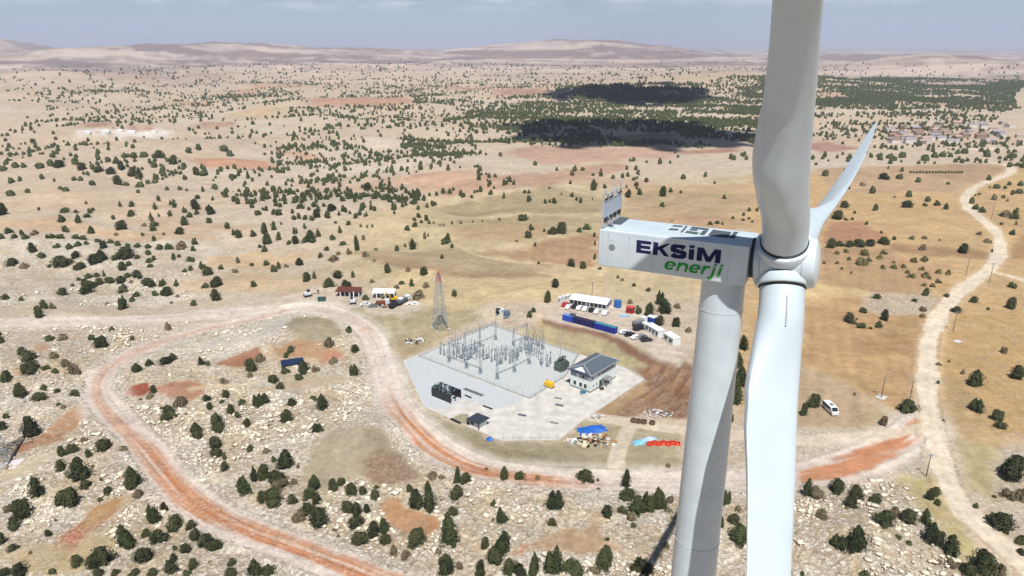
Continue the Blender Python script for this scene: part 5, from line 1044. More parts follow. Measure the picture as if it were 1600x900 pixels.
def hut():
    b = [yard(*p) for p in Z(660, 580, 8.183, 722,752, 602,704, 822,690)]; A = np.array(b[0]); e1 = np.array(b[2]) - A; ax = e1 / np.linalg.norm(e1); L_ = np.linalg.norm(e1); D_ = np.linalg.norm(np.array(b[1]) - A)
    t = thing('guard_hut', 'small square white guard hut with a dark pyramid roof at the front of the yard', 'hut', (*A, .09), math.atan2(ax[1], ax[0]))
    MB().box((L_ / 2, D_ / 2, 1.35), (L_, D_, 2.7)).build('wall', white, t); o_ = .75; c = [(-o_, -o_, 2.7), (L_ + o_, -o_, 2.7), (L_ + o_, D_ + o_, 2.7), (-o_, D_ + o_, 2.7)]
    MB().add(c + [(L_ / 2, D_ / 2, 4.5)] + [(p[0], p[1], 2.5) for p in c], [(0, 1, 4), (1, 2, 4), (2, 3, 4), (3, 0, 4), (0, 5, 6, 1), (1, 6, 7, 2), (2, 7, 8, 3), (3, 8, 5, 0), (8, 7, 6, 5)]).build('roof', mc('roof_dark', 50, 58, 70, .7, rough=.5, noise=.1, scale=2), t)
    MB().box((-.02, -.02, 1.35), (.3, .3, 2.68)).build('corner_post', roofg, t); MB().box((-.04, D_ * .72, 1.5), (.1, 1.2, 1.1)).build('window', darkg, t); MB().box((L_ + .03, D_ * .4, 1.1), (.08, .9, 2.1)).build('door', greyp, t)
hut()
for p, l_ in (((731, 661), 'dark meter box behind the guard hut, nearer the road'), ((733, 658), 'dark meter box behind the guard hut, nearer the gravel')): compact_box(p, l_)
def frame_shed():
    b = [yard(*p) for p in Z(660, 580, 8.183, 362,412, 120,312, 515,352)]; A = np.array(b[0]); e1 = np.array(b[1]) - A; L_ = np.linalg.norm(e1); ax = e1 / L_; e2 = np.array(b[2]) - A; D_ = abs(float(e2 @ np.array([-ax[1], ax[0]]))); H_ = 3.1
    t = thing('black_shed', 'open black steel framed shed with a see through lattice roof on the blue gravel', 'shed', (*A, .09), math.atan2(ax[1], ax[0])); sg = -1
    MB().box((L_ / 2, 0, H_ / 2), (L_, .12, H_)).build('wall', black, t); MB().box((L_, sg * D_ / 2, H_ / 2), (.12, D_ - .14, H_)).build('wall', black, t); MB().box((L_ * .30, sg * D_, H_ / 2), (L_ * .60, .12, H_)).build('wall', black, t)
    for x, y in ((0, 0), (0, sg * D_), (L_, sg * D_), (0, sg * D_ * .45)): MB().box((x - .02, y, H_ / 2 + .1), (.26, .26, H_ + .2)).build('post', black, t)
    m = MB(); n = 9
    for i in range(n + 1):
        x = L_ * i / n; pr = None
        for j in range(7): y = sg * D_ * j / 6; z = H_ + .1 + .7 * math.sin(math.pi * j / 6); cur = (x, y, z); m.bar(pr, cur, .07) if pr else None; pr = cur
    for j in range(7): m.bar((0, sg * D_ * j / 6, H_ + .12 + .7 * math.sin(math.pi * j / 6)), (L_, sg * D_ * j / 6, H_ + .12 + .7 * math.sin(math.pi * j / 6)), .06)
    rf = m.build('roof_lattice', black, t); m = MB()
    for i in range(n):
        for j in range(6):
            if (i * 3 + j * 5) % 7 < 4: m.add([(L_ * (i + a_) / n, sg * D_ * (j + b_) / 6, H_ + .07 + .7 * math.sin(math.pi * (j + b_) / 6)) for a_, b_ in ((0, 0), (1, 0), (1, 1), (0, 1))], [(0, 1, 2, 3)])
    m.build('roof_sheet', mat('smoked_sheet', (.06, .085, .09), rough=.3), rf); MB().box((L_ + .9, sg * D_ * .3, .9), (1.2, .5, .6)).build('side_box', black, t)
frame_shed()
def rail(pa, pb, w_, label):
    a, b = yard(*pa), yard(*pb); L_ = math.hypot(b[0] - a[0], b[1] - a[1]); m = MB()
    for y in (-w_, w_): m.box((L_ / 2, y, .14), (L_, .16, .28))
    for i in range(int(L_ / .9)): m.box((.45 + .9 * i, 0, .06), (.14, w_ * 2 - .17, .12))
    o = m.build('steel_rail', black); put(o, (*a, .09), math.atan2(b[1] - a[1], b[0] - a[0])); tag(o, label, 'rail')
q = Z(660, 580, 8.183, 535,225, 775,318, 545,310, 625,345, 775,445, 895,488, 360,610, 490,668)
rail(q[0], q[1], .45, 'black steel rail track lying on the gravel right of the black shed'); rail(q[2], q[3], .2, 'short black rail piece lying close to the black shed'); rail(q[4], q[5], .2, 'thin black rail piece lying behind the guard hut'); rail(q[6], q[7], .25, 'dark rail piece along the yard edge left of the guard hut')
def compact(name, label, cat, p, parts, rz=0.0, z=.09):
    t = thing(name, label, cat, (*p, z), rz)
    for nm, bx, mm_ in parts:
        b = MB()
        for c_, d_ in bx: b.box(c_, d_)
        b.build(nm, mm_, t)
    return t
compact('yellow_generator', 'yellow generator set standing beside the dark annex of the control building', 'generator', yard(858, 604), [('body', [((0, 0, 1.0), (3.4, 1.8, 1.5)), ((.3, 0, 1.9), (1.6, 1.3, .4))], yl), ('base_frame', [((0, 0, .14), (3.8, 1.9, .25))], black), ('exhaust', [((-1.2, .4, 2.1), (.18, .18, .8))], black)], ANG)
compact('covered_pallet', 'small pallet under a teal cover in front of the control building', 'pallet', yard(911, 616), [('cover', [((0, 0, .75), (1.6, 1.5, .9)), ((0, 0, 1.3), (1.0, .9, .25))], tealp), ('skirt', [((0, 0, .26), (1.9, 1.8, .24))], white), ('pallet_base', [((0, 0, .07), (2.0, 1.9, .12))], wood)], .4)
compact('grey_drum_stack', 'grey cable drum lying near the control building entrance', 'cable drum', yard(946, 601), [('drum', [((0, 0, .5), (2.0, 1.6, .9))], greyp), ('flange', [((1.05, 0, .55), (.12, 1.9, 1.1)), ((-1.05, 0, .55), (.12, 1.9, 1.1))], greyp)], .9)
compact('dark_crate', 'dark crate on the concrete below the control building corner', 'crate', yard(940, 608.5), [('box', [((0, 0, .45), (1.3, 1.0, .8))], black), ('lid', [((0, 0, .9), (1.4, 1.1, .1))], roofg)], .5)
for p, l_ in (((872, 622.5), 'low stack of grey boards on the concrete, left of the control building'), ((874, 633.5), 'dark flat board stack on the open concrete'), ((816, 649), 'long dark plank bundle in the middle of the concrete yard'), ((866, 661), 'small grey board stack toward the yard front corner')):
    compact('board_stack', l_, 'board stack', yard(*p), [('board', [((0, 0, .12), (2.8, .9, .2))], greyp if 'grey' in l_ else roofg), ('bearer', [((-.9, 0, .02), (.15, 1.0, .05)), ((.9, 0, .02), (.15, 1.0, .05))], wood)], ANG + .3)
# ---------------------------------------------------------------- masts and poles
def at(px_, py_, dz=0.0): x, y, z = P(px_, py_); return (x, y, z + dz)
def big_mast(p, h, w0, label, redtop, arms):
    t = thing('lattice_tower', label, 'lattice tower', p, .5); lv = 13; full = lattice(MB(), h, w0, .7, lv, .085, lw=.16); full.build('lattice_body', galv, t)
    if redtop: lattice(MB(), h * .20, w0 + (.7 - w0) * .82 + .02, .12, 4, .10, lw=.17).build('red_top', mc('mast_red', 214, 92, 74, .8, rough=.6), t, loc=(0, 0, h * .86)); MB().cyl((0, 0, h), (0, 0, h * 1.12), .12, .03, 6).build('top_spike', mc('mast_red', 214, 92, 74), t)
    for z, l_ in arms:
        m = MB()
        for s_ in (-1, 1): m.bar((0, 0, z + .8), (s_ * l_, 0, z), .1).bar((0, .3, z - .3), (s_ * l_, 0, z), .1).bar((0, -.3, z - .3), (s_ * l_, 0, z), .1)
        m.build('cross_arm', galv, t)
        for s_ in (-1, 1): mm = MB(); insul(mm, s_ * l_, 0, z - 1.7, z - .1, .13, 7); mm.build('insulator_string', porc, t)
    for x in (-w0, w0):
        for y in (-w0, w0): MB().box((x, y, .1), (1.0, 1.0, .7)).build('footing', conc, t)
    return t
big_mast(at(688, 513, -.1), 24.5, 2.7, 'tall grey lattice tower with a red tip behind the switchyard', True, ())
big_mast(at(-16, 731, -.1), 30, 4.6, 'grey lattice pylon cut by the left edge above a pale concrete slab', False, ((22, 5), (26, 4)))
x, y, z = at(-2, 732); tag(MB().box((x, y, z + .1), (12, 5, .5), .45).build('concrete_slab', mc('slab_pale', 226, 220, 222, .65, rough=.9, noise=.12, scale=.5)), 'pale concrete slab under the pylon at the left edge', 'concrete slab')
def pole(base, top_y, label, pad=0.0, arm=True, h=None):
    x, y, z = at(*base); d = y * cP - (z - CAM_H) * sP; h = h or max(6.0, (base[1] - top_y) * d / F / math.cos(math.atan2(CAM_H - z, math.hypot(x, y))))
    t = thing('utility_pole', label, 'utility pole', (x, y, z), .3); MB().cyl((0, 0, -.3), (0, 0, h), .17, .10, 8).build('pole_shaft', mc('pole_wood', 128, 112, 96, .6, rough=.9, noise=.2, scale=2), t)
    if arm:
        MB().box((0, 0, h - .5), (2.4, .14, .14)).bar((-.8, 0, h - .5), (0, 0, h - 1.2), .05).bar((.8, 0, h - .5), (0, 0, h - 1.2), .05).build('crossarm', galv, t)
        for q in (-1.05, 0, 1.05): MB().cyl((q, 0, h - .43), (q, 0, h - .12), .06, .04, 6).build('insulator', porc, t)
    if pad: MB().box((0, 0, .05), (pad, pad * .8, .35), .5).build('concrete_pad', conc, t)
pole((1377, 621), 586, 'utility pole standing on a white concrete pad in the tan field', 3.6); pole((1422, 623), 594, 'utility pole beside the dark tree left of the gravel road')
pole((1489, 518), 486, 'utility pole right of the gravel road, beside a small tree'); pole((1546, 441), 410, 'utility pole at the turn of the small side road'); pole((1509, 431), 404, 'utility pole left of the gravel road at the orchard corner')
pole((1447, 745), 709, 'utility pole close to the red road junction'); pole((925, 464), 440, 'utility pole directly behind the white hall'); pole((1549, 342), 322, 'utility pole right of the far gravel road bend')
x, y, z = at(1496, 534); tag(MB().box((x, y, z + .1), (3.4, 2.4, .4), .5).build('concrete_slab', conc), 'small white concrete slab below the pole right of the gravel road', 'concrete slab')
# ---------------------------------------------------------------- vehicles
def car_proto(col, label, kind='car'):
    t = thing('parked_car', label, 'car'); l, w_ = 4.4, 1.8; pr = [(-2.2, .35), (-2.2, .78), (-1.5, .86), (-1.1, 1.36), (.65, 1.40), (1.25, .90), (2.1, .78), (2.2, .35)]
    m = MB(); n = len(pr); m.add([(x, -w_ / 2, z) for x, z in pr] + [(x, w_ / 2, z) for x, z in pr], [tuple(range(n)), tuple(range(2 * n - 1, n - 1, -1))] + [(i, n + i, n + (i + 1) % n, (i + 1) % n) for i in range(n)]); m.build('body', col, t)
    gl = [(-1.38, .92), (-1.06, 1.30), (.60, 1.33), (1.08, .94)]; m = MB(); m.add([(x, -w_ / 2 - .012, z) for x, z in gl] + [(x, w_ / 2 + .012, z) for x, z in gl], [(0, 1, 2, 3), (7, 6, 5, 4), (0, 4, 5, 1), (1, 5, 6, 2), (2, 6, 7, 3), (3, 7, 4, 0)]); m.build('side_glass', darkg, t)
    MB().add([(.70, -.78, 1.395), (.70, .78, 1.395), (1.22, .78, .94), (1.22, -.78, .94)], [(0, 1, 2, 3)]).build('windscreen', darkg, t)
    for x in (-1.35, 1.4):
        for y in (-.82, .82): MB().cyl((x, y - .1, .33), (x, y + .1, .33), .33, n=12).build('wheel', tyre, t)
    for y in (-.6, .6): MB().box((2.19, y, .68), (.06, .35, .14)).build('headlight', offw, t)
    return t
carw = mc('car_white', 238, 238, 238, .85, rough=.3, coat=.4); carb = mat('car_black', (.015, .015, .018), rough=.25, coat=.5); cars = mc('car_silver', 170, 174, 178, .7, rough=.3, metal=.4); carr = mc('car_red', 176, 40, 40, .8, rough=.3, coat=.4)
CP = {}
def car(px_, py_, rz, colr, label):
    mm = {'w': carw, 'b': carb, 's': cars, 'r': carr}[colr]
    if colr not in CP: o = car_proto(mm, label); CP[colr] = o
    else: o = copy_tree(CP[colr]); o['label'] = label
    o['group'] = 'cars parked on the works sites'; put(o, at(px_, py_, .02), rz, 1.08)
hr = R(62)
for px_, py_, c_, l_ in ((888.5, 481.5, 'w', 'white car at the left end of the row in front of the white hall'), (898.5, 480.5, 'b', 'black car parked second from left in front of the white hall'), (905.5, 483, 'w', 'white car just right of the left black car in front of the hall'), (915, 484.5, 'w', 'white car just left of the right hand black car in front of the hall'), (925, 486, 'b', 'black car parked nearer the right end of the white hall'), (933, 488.5, 'w', 'white car just right of the right hand black car in front of the hall'), (946, 491, 'w', 'white car alone at the right end of the row in front of the hall')): car(px_, py_, hr, c_, l_)
car(883, 477.5, hr, 'r', 'small red car left of the white hall'); car(984, 524.5, .3, 'b', 'black car at the bank edge below the site cabins'); car(994, 529, .5, 'w', 'white car between two black cars at the bank edge'); car(1010, 533, .3, 'b', 'black car nearest the lower white cabin'); car(976, 521, .2, 'w', 'white car right of the blue container row'); car(1003, 528, .4, 's', 'silver car in the cluster at the bank edge')
car(571, 477.5, .2, 'w', 'white car at the roadside camp, left of the pair'); car(584, 479.5, .15, 's', 'silver car at the roadside camp, beside the white car')
def van(p, rz, label, L_=6.6, scale=1.0):
    t = thing('white_minibus', label, 'minibus', p, rz); w_ = 2.3; pr = [(-L_ / 2, .45), (-L_ / 2, 2.55), (-L_ / 2 + .2, 2.75), (L_ / 2 - 1.3, 2.75), (L_ / 2 - .35, 1.55), (L_ / 2, 1.35), (L_ / 2, .45)]; n = len(pr)
    m = MB(); m.add([(x, -w_ / 2, z) for x, z in pr] + [(x, w_ / 2, z) for x, z in pr], [tuple(range(n)), tuple(range(2 * n - 1, n - 1, -1))] + [(i, n + i, n + (i + 1) % n, (i + 1) % n) for i in range(n)]); m.build('body', carw, t)
    for y in (-1, 1):
        for k in range(4): MB().box((-L_ / 2 + .9 + k * 1.15, y * (w_ / 2 + .01), 2.0), (.98, .05, .75)).build('side_window', darkg, t)
    MB().add([(L_ / 2 - 1.20, -1.0, 2.66), (L_ / 2 - 1.20, 1.0, 2.66), (L_ / 2 - .38, 1.0, 1.64), (L_ / 2 - .38, -1.0, 1.64)], [(0, 1, 2, 3)]).build('windscreen', darkg, t); MB().box((.2, 0, 2.82), (1.3, 1.0, .16)).build('roof_hatch', roofg, t)
    for x in (-L_ / 2 + 1.3, L_ / 2 - 1.2):
        for y in (-1.05, 1.05): MB().cyl((x, y - .12, .42), (x, y + .12, .42), .42, n=12).build('wheel', tyre, t)
    for y in (-.8, .8): MB().box((L_ / 2 + .01, y, .95), (.06, .4, .22)).build('headlight', offw, t)
a = Vector(at(1289, 636)); b = Vector(at(1305, 651)); van(((a.x + b.x) / 2, (a.y + b.y) / 2, (a.z + b.z) / 2 + .05), math.atan2(b.y - a.y, b.x - a.x), 'white minibus parked alone on the field right of the turbine')
def truck(p, rz, label, cab, bed, L_=7.5, name='lorry'):
    t = thing(name, label, 'lorry', p, rz); MB().box((L_ / 2 - 1.0, 0, 1.75), (1.9, 2.3, 2.1)).build('cab', cab, t); MB().box((L_ / 2 - .04, 0, 2.2), (.06, 2.0, .8)).build('windscreen', darkg, t); MB().box((-1.0, 0, 1.55), (L_ - 2.4, 2.3, 1.1)).build('bed', bed, t); MB().box((-.1, 0, .75), (L_ - .4, 1.0, .25)).build('chassis', black, t)
    for x in (-L_ / 2 + 1.0, -L_ / 2 + 2.2, L_ / 2 - 1.1):
        for y in (-1.0, 1.0): MB().cyl((x, y - .16, .5), (x, y + .16, .5), .5, n=12).build('wheel', tyre, t)
truck(at(999, 507), R(40), 'white lorry with an open bed left of the long site cabin', white, greyp); truck(at(1000, 515), R(20), 'dark bedded lorry parked in front of the long site cabin', white, black, 6.5)
truck(at(619, 478), R(60), 'dark lorry slanting at the right of the roadside camp, nearer the road', white, black, 9); truck(at(630, 473), R(60), 'dark lorry slanting behind the other at the roadside camp', white, roofg, 9); truck(at(598, 477), R(10), 'lorry with a rusty bed among the camp machines', offw, rust, 6.5)
def excavator(p, rz, label, col):
    t = thing('excavator', label, 'excavator', p, rz)
    for y in (-1.1, 1.1): MB().box((0, y, .45), (3.6, .6, .85)).build('track', black, t)
    MB().box((-.2, 0, 1.5), (3.0, 2.4, 1.0)).build('body', col, t); MB().box((.6, .6, 2.5), (1.4, 1.1, 1.3)).build('cab', darkg, t); MB().bar((1.0, -.3, 1.7), (3.2, -.3, 4.6), .35).bar((3.2, -.3, 4.6), (5.0, -.3, 2.6), .28).build('boom', col, t); MB().box((5.0, -.3, 2.1), (.9, 1.1, .9), taper=.6).build('bucket', black, t)
excavator(at(481, 463), R(30), 'pale excavator with raised arm at the left end of the roadside camp', offw); excavator(at(615, 470), R(200), 'yellow excavator in the middle of the roadside camp', yl); excavator(at(552, 474), R(100), 'white excavator below the maroon shed', offw)
# ---------------------------------------------------------------- works compound
def box_between(pa, pb, depth, h):
    a, b = Vector(at(*pa)), Vector(at(*pb)); d = b - a; return a, math.atan2(d.y, d.x), math.hypot(d.x, d.y)
def hall():
    a, rz, L_ = box_between((890, 476), (947, 485), 0, 0); D_ = 8.5; H_ = 2.7; t = thing('white_hall', 'long white prefabricated hall with a row of cars in front', 'hall', a, rz)
    MB().box((L_ / 2, D_ / 2, H_ / 2), (L_, D_, H_)).build('wall', offw, t); MB().add([(-.3, -.3, H_), (L_ + .3, -.3, H_), (L_ + .3, D_ / 2, H_ + 1.3), (-.3, D_ / 2, H_ + 1.3), (L_ + .3, D_ + .3, H_), (-.3, D_ + .3, H_)], [(0, 1, 2, 3), (3, 2, 4, 5), (0, 3, 5), (1, 4, 2), (0, 5, 4, 1)]).build('roof', white, t)
    for k in range(9):
        if k == 4: MB().box((L_ * (k + .5) / 9, -.04, 1.15), (1.2, .1, 2.1)).build('door', roofg, t); continue
        w_ = MB().box((L_ * (k + .5) / 9, -.04, 1.55), (L_ / 9 - .35, .1, 1.35)).build('window', black, t); MB().box((L_ * (k + .5) / 9, -.06, 1.5), (.8, .1, .5)).build('pane', darkg, w_)
    for k in range(2): MB().box((L_ + .04, D_ * (.3 + .4 * k), 1.5), (.1, 1.6, 1.4)).build('window', darkg, t)
hall()
def container(a, rz, L_, col, label, top=None, dark=False):
    t = thing('shipping_container', label, 'container', a, rz, 'shipping containers on the works shelf'); m = MB(); m.box((L_ / 2, 0, 1.35), (L_, 2.4, 2.5)); m.build('shell', col, t); n = int(L_ / .55)
    m = MB()
    for i in range(n):
        for y in (-1.22, 1.22): m.box((L_ * (i + .5) / n, y, 1.35), (.25, .06, 2.2))
    m.build('corrugation', col, t); MB().box((L_ / 2, 0, 2.63), (L_ - .1, 2.3, .06)).build('roof_panel', top or col, t); MB().box((L_ + .03, 0, 1.35), (.08, 2.2, 2.3)).build('door', col, t)
    for x in (.12, L_ - .12):
        for y in (-1.17, 1.17): MB().box((x, y, 1.35), (.24, .18, 2.72)).build('corner_post', col, t)
a = Vector(at(881, 499)); b = Vector(at(963, 521)); d = b - a; rz = math.atan2(d.y, d.x); u = d.normalized(); tl = d.length; ls = np.array([5.9, 11.6, 11.6]) * (tl / 30.5); z_ = (a.z + b.z) / 2 - .05
s_ = 0
for L_, col, top, l_ in ((ls[0], bluep, mc('pale_blue_roof', 110, 150, 220, .75, rough=.5), 'bright blue short container at the left end of the container row'), (ls[1], navyc, mat('tarred_roof', (.012, .012, .03), rough=.7), 'dark navy long container in the middle of the container row'), (ls[2], mc('royal_blue', 26, 40, 150, .8, rough=.5, noise=.1, scale=1), tealp, 'royal blue long container with a teal roof at the right end of the row')):
    container((a.x + u.x * s_, a.y + u.y * s_, z_), rz, L_, col, l_, top); s_ += L_ + .5
compact('water_tank_box', 'dark tank standing on the bright blue container', 'tank', (a.x + u.x * 4.4, a.y + u.y * 4.4), [('tank', [((0, 0, .5), (2.2, 1.6, 1.0))], roofg), ('cap', [((0, 0, 1.05), (.5, .5, .12))], black)], rz, z_ + 2.66)
def cabin(pa, pb, D_, H_, label, wallm=white, win=4, name='site_cabin', cat='cabin', roofm=None):
    a, rz, L_ = box_between(pa, pb, 0, 0); t = thing(name, label, cat, a, rz); MB().box((L_ / 2, D_ / 2, H_ / 2 + .1), (L_, D_, H_)).build('wall', wallm, t); MB().box((L_ / 2, D_ / 2, H_ + .2), (L_ + .3, D_ + .3, .2)).build('roof', roofm or white, t)
    for k in range(win): MB().box((L_ * (k + .5) / win, -.03, H_ * .58), (L_ / win * .5, .1, H_ * .38)).build('window', darkg, t)
    MB().box((-.03, D_ / 2, 1.1), (.1, .9, 2.0)).build('door', greyp, t)
cabin((1008, 517), (1028, 529), 3.2, 2.9, 'long white site cabin with dark windows at the right of the car park'); cabin((1036, 531), (1051, 541), 3.4, 2.9, 'shorter white site cabin at the right end of the works shelf', win=2)
cabin((1011, 503), (1021, 506), 2.4, 2.4, 'small blue cabin behind the long white site cabin', bluep, 2, roofm=white); cabin((978, 489), (988, 491), 2.4, 2.7, 'red container cabin beside the dark trees', redp, 2, roofm=mc('pink_roof', 200, 90, 84, .8))
for i, (q, r_) in enumerate((((871.5, 473), (875.5, 474)), ((877, 471.5), (881, 472.3)), ((882.5, 469.5), (887, 470.5)))): cabin(q, r_, 2.4, 2.3, ('white cabin cube farthest from the hall in the trio left of it', 'white cabin cube in the middle of the trio left of the hall', 'white cabin cube nearest the hall in the trio left of it')[i], white, 1)
cabin((775, 493), (783, 494.5), 3.0, 2.6, 'small white cabin on the slope above the switchyard', white, 1)
def tank(p, r, h, label, col): t = thing('water_tank', label, 'tank', p); MB().cyl((0, 0, .1), (0, 0, h), r, n=20).build('drum', col, t, True); MB().cyl((0, 0, h), (0, 0, h + .25), r * .9, r * .3, n=20).build('lid', col, t, True); MB().box((0, 0, .05), (r * 2, r * 2, .12)).build('base', conc, t)
tank(at(965, 480), 1.7, 3.2, 'big blue water tank at the right end of the white hall', mc('tank_blue', 50, 110, 180, .75, rough=.4)); tank(at(779, 490.5), 1.3, 2.4, 'black water tank behind the small white cabin', black); tank(at(792, 494), 1.5, 2.4, 'grey blue water tank right of the small white cabin', mc('tank_grey', 96, 120, 140, .7, rough=.5))
compact('pale_sheet_stack', 'pale blue stack of sheets on the ground in the works compound', 'sheet stack', at(976, 494)[:2], [('sheet', [((0, 0, .3), (5, 2.4, .5))], mc('pale_blue', 170, 206, 220, .7, rough=.6)), ('strap', [((1.2, 0, .3), (.12, 2.46, .54)), ((-1.2, 0, .3), (.12, 2.46, .54))], tealp)], .1, at(976, 494)[2])
# roadside camp
def shed_roof(pa, pb, D_, H_, roofm, label, wallm=None, posts=6):
    a, rz, L_ = box_between(pa, pb, 0, 0); t = thing('long_shed', label, 'shed', a, rz); MB().add([(-.2, -.2, H_), (L_ + .2, -.2, H_), (L_ + .2, D_ + .2, H_ + .9), (-.2, D_ + .2, H_ + .9), (-.2, -.2, H_ - .15), (L_ + .2, -.2, H_ - .15), (L_ + .2, D_ + .2, H_ + .75), (-.2, D_ + .2, H_ + .75)], [(0, 1, 2, 3), (7, 6, 5, 4), (0, 4, 5, 1), (1, 5, 6, 2), (2, 6, 7, 3), (3, 7, 4, 0)]).build('roof', roofm, t)
    MB().box((L_ / 2, D_, H_ / 2 + .3), (L_, .12, H_ + .6)).build('rear_wall', wallm or offw, t)
    for k in range(posts): MB().box((L_ * k / (posts - 1), 0, H_ / 2), (.6 if k % 2 else .2, .12, H_)).build('post', offw, t)
shed_roof((525, 464), (561, 465.5), 5, 2.8, mc('maroon_dull', 120, 56, 50, .5, rough=.8), 'long shed with a maroon roof at the roadside camp'); shed_roof((582, 467), (616, 467.5), 4, 3.0, white, 'long open shed with a white roof behind the camp machines')
compact('green_skip', 'dark green skip on the pale ground left of the maroon shed', 'skip', at(503, 470)[:2], [('body', [((0, 0, .9), (3.6, 2.0, 1.5))], mc('skip_green', 46, 92, 84, .7, rough=.6)), ('rim', [((0, 1.02, 1.68), (3.7, .1, .12)), ((0, -1.02, 1.68), (3.7, .1, .12))], black)], .1, at(503, 470)[2])
def heap(name, label, cat, px_, py_, rx, ry, n, cols, smin, smax, seed):
    g = random.Random(seed); x, y, z = at(px_, py_); t = thing(name, label, cat, (x, y, z), 0); ms = [MB() for _ in cols]
    for i in range(n):
        a_ = g.uniform(0, 6.28); q = math.sqrt(g.random()); bx, by = rx * q * math.cos(a_), ry * q * math.sin(a_); k = g.randrange(len(cols)); d_ = (g.uniform(smin, smax), g.uniform(smin, smax) * g.choice((.3, .6, 1)), g.uniform(.15, .5) * smax * .5); ms[k].box((bx, by, d_[2] / 2 + (1 - q) * g.uniform(0, .9)), d_, g.uniform(0, 3.1))
    for m, c_ in zip(ms, cols):
        if m.v: o = m.build('loose_piece', c_, t); o['kind'] = 'stuff'
    return t
heap('scrap_heap', 'jumbled heap of boards, pipes and packing on the soil in front of the yard', 'scrap heap', 928, 690, 6.5, 4.0, 90, [wood, rust, offw, greyp, wood, mc('cream', 230, 220, 190, .7), black, mc('cream', 230, 220, 190, .7)], .5, 2.0, 4)
heap('camp_scrap_heap', 'cluttered heap of scrap and parts between the camp machines', 'scrap heap', 602, 475, 6, 5, 60, [rust, black, white, greyp, maroon, wood], .5, 1.8, 5)
heap('stone_heap', 'small heap of white and dark stones left of the switchyard corner', 'stone heap', 648, 533, 4.0, 3.0, 46, [white, offw, black, rust], .5, 1.4, 6)
heap('sack_heap', 'white heap of sacks left of the scrap heap', 'sack heap', 894, 690, 2.4, 1.3, 22, [mc('sack_pink', 236, 218, 214, .72), white], .6, 1.2, 7); heap('rubble_heap', 'pale grey rubble heap on the red earth right of the yard', 'rubble heap', 1028, 646, 5, 3.0, 70, [offw, greyp, mc('rubble_pink', 214, 196, 186, .65)], .4, 1.4, 8)
heap('white_heap', 'white heap of packed goods at the right end of the roadside camp', 'heap', 644, 475, 3, 2.5, 24, [white, offw], .6, 1.8, 9)
heap('edge_stone_heap', 'scattered grey boulders at the track corner beside the yard', 'stone heap', 934, 652, 3.5, 1.2, 16, [greyp, offw], .5, 1.1, 10)
def tarp(px_, py_, rx, ry, h, col, label):
    x, y, z = at(px_, py_); n = 14; v = []; f = []
    for i in range(n):
        for j in range(n):
            u_, w_ = i / (n - 1) * 2 - 1, j / (n - 1) * 2 - 1; e = max(0, 1 - max(abs(u_), abs(w_)) ** 3); v.append((u_ * rx * (1 + .08 * math.sin(7 * w_)), w_ * ry * (1 + .08 * math.sin(6 * u_)), .05 + h * e * (.75 + .25 * math.sin(5 * u_ + 3 * w_))))
    for i in range(n - 1):
        for j in range(n - 1): f.append((i * n + j, i * n + j + 1, (i + 1) * n + j + 1, (i + 1) * n + j))
    o = MB().add(v, f).build('tarpaulin', col, None, True); put(o, (x, y, z), .3); tag(o, label, 'tarpaulin')
tarp(925, 672, 4.6, 2.4, 1.1, mc('tarp_blue', 30, 100, 190, .75, rough=.5, noise=.1, scale=1), 'bright blue tarpaulin over goods beside the scrap heap'); tarp(998, 692, 1.8, 1.3, .8, mc('tarp_pale', 120, 190, 216, .75, rough=.5), 'pale blue tarpaulin left of the orange pipe coils'); tarp(1013, 687, 2.6, 1.0, .9, mc('tarp_white_blue', 170, 196, 226, .75, rough=.5), 'whitish blue tarpaulin behind the orange pipe coils'); tarp(765, 687, 1.0, .9, .9, mc('tarp_blue', 30, 100, 190), 'small blue tarpaulin bundle at the yard front, right of the guard hut')
def coil(px_, py_, label):
    x, y, z = at(px_, py_); t = thing('pipe_coil', label, 'pipe coil', (x, y, z), random.uniform(0, 3)); om = mc('pipe_orange', 226, 60, 26, .8, rough=.5)
    for k in range(4):
        m = MB(); n = 16; pr = None
        for i in range(n + 1): a_ = 2 * math.pi * i / n; cur = ((1.0 - .06 * k) * math.cos(a_), (.8) * math.sin(a_), .14 + .2 * k); m.cyl(pr, cur, .1, n=5) if pr else None; pr = cur
        m.build('pipe_turn', om, t)
nm_ = ['leftmost', 'second from the left', 'third from the left', 'middle', 'third from the right', 'second from the right', 'rightmost']
for i in range(7): coil(1015 + i * 7.2, 695 - (i % 2) * 1.4, 'orange pipe coil, the %s of the seven in front of the tower' % nm_[i])
for i, (px_, py_) in enumerate(((990, 659), (997, 660), (1006, 661), (1019, 662.5))):
    t = thing('concrete_ring', 'dark hollow concrete ring beside the track, %s of the four' % ('leftmost', 'second from the left', 'third from the left', 'rightmost')[i], 'concrete ring', at(px_, py_)); MB().lathe([(.75, 0), (1.0, 0), (1.0, 1.0), (.75, 1.0), (.75, .1)], n=20).build('ring_wall', mc('ring_brown', 120, 88, 74, .7, rough=.9), t, True); MB().cyl((0, 0, .02), (0, 0, .12), .74, n=18).build('ring_floor', black, t)
x, y, z = at(457, 569); t = thing('solar_table', 'dark blue solar panel table among bushes inside the road loop', 'solar panel', (x, y, z), .35)
MB().add([(-4.2, -1.5, .5), (4.2, -1.5, .5), (4.2, 1.5, 1.7), (-4.2, 1.5, 1.7), (-4.2, -1.5, .42), (4.2, -1.5, .42), (4.2, 1.5, 1.62), (-4.2, 1.5, 1.62)], [(0, 1, 2, 3), (7, 6, 5, 4), (0, 4, 5, 1), (1, 5, 6, 2), (2, 6, 7, 3), (3, 7, 4, 0)]).build('panel', mat('solar_cell', (.012, .025, .06), rough=.2), t)
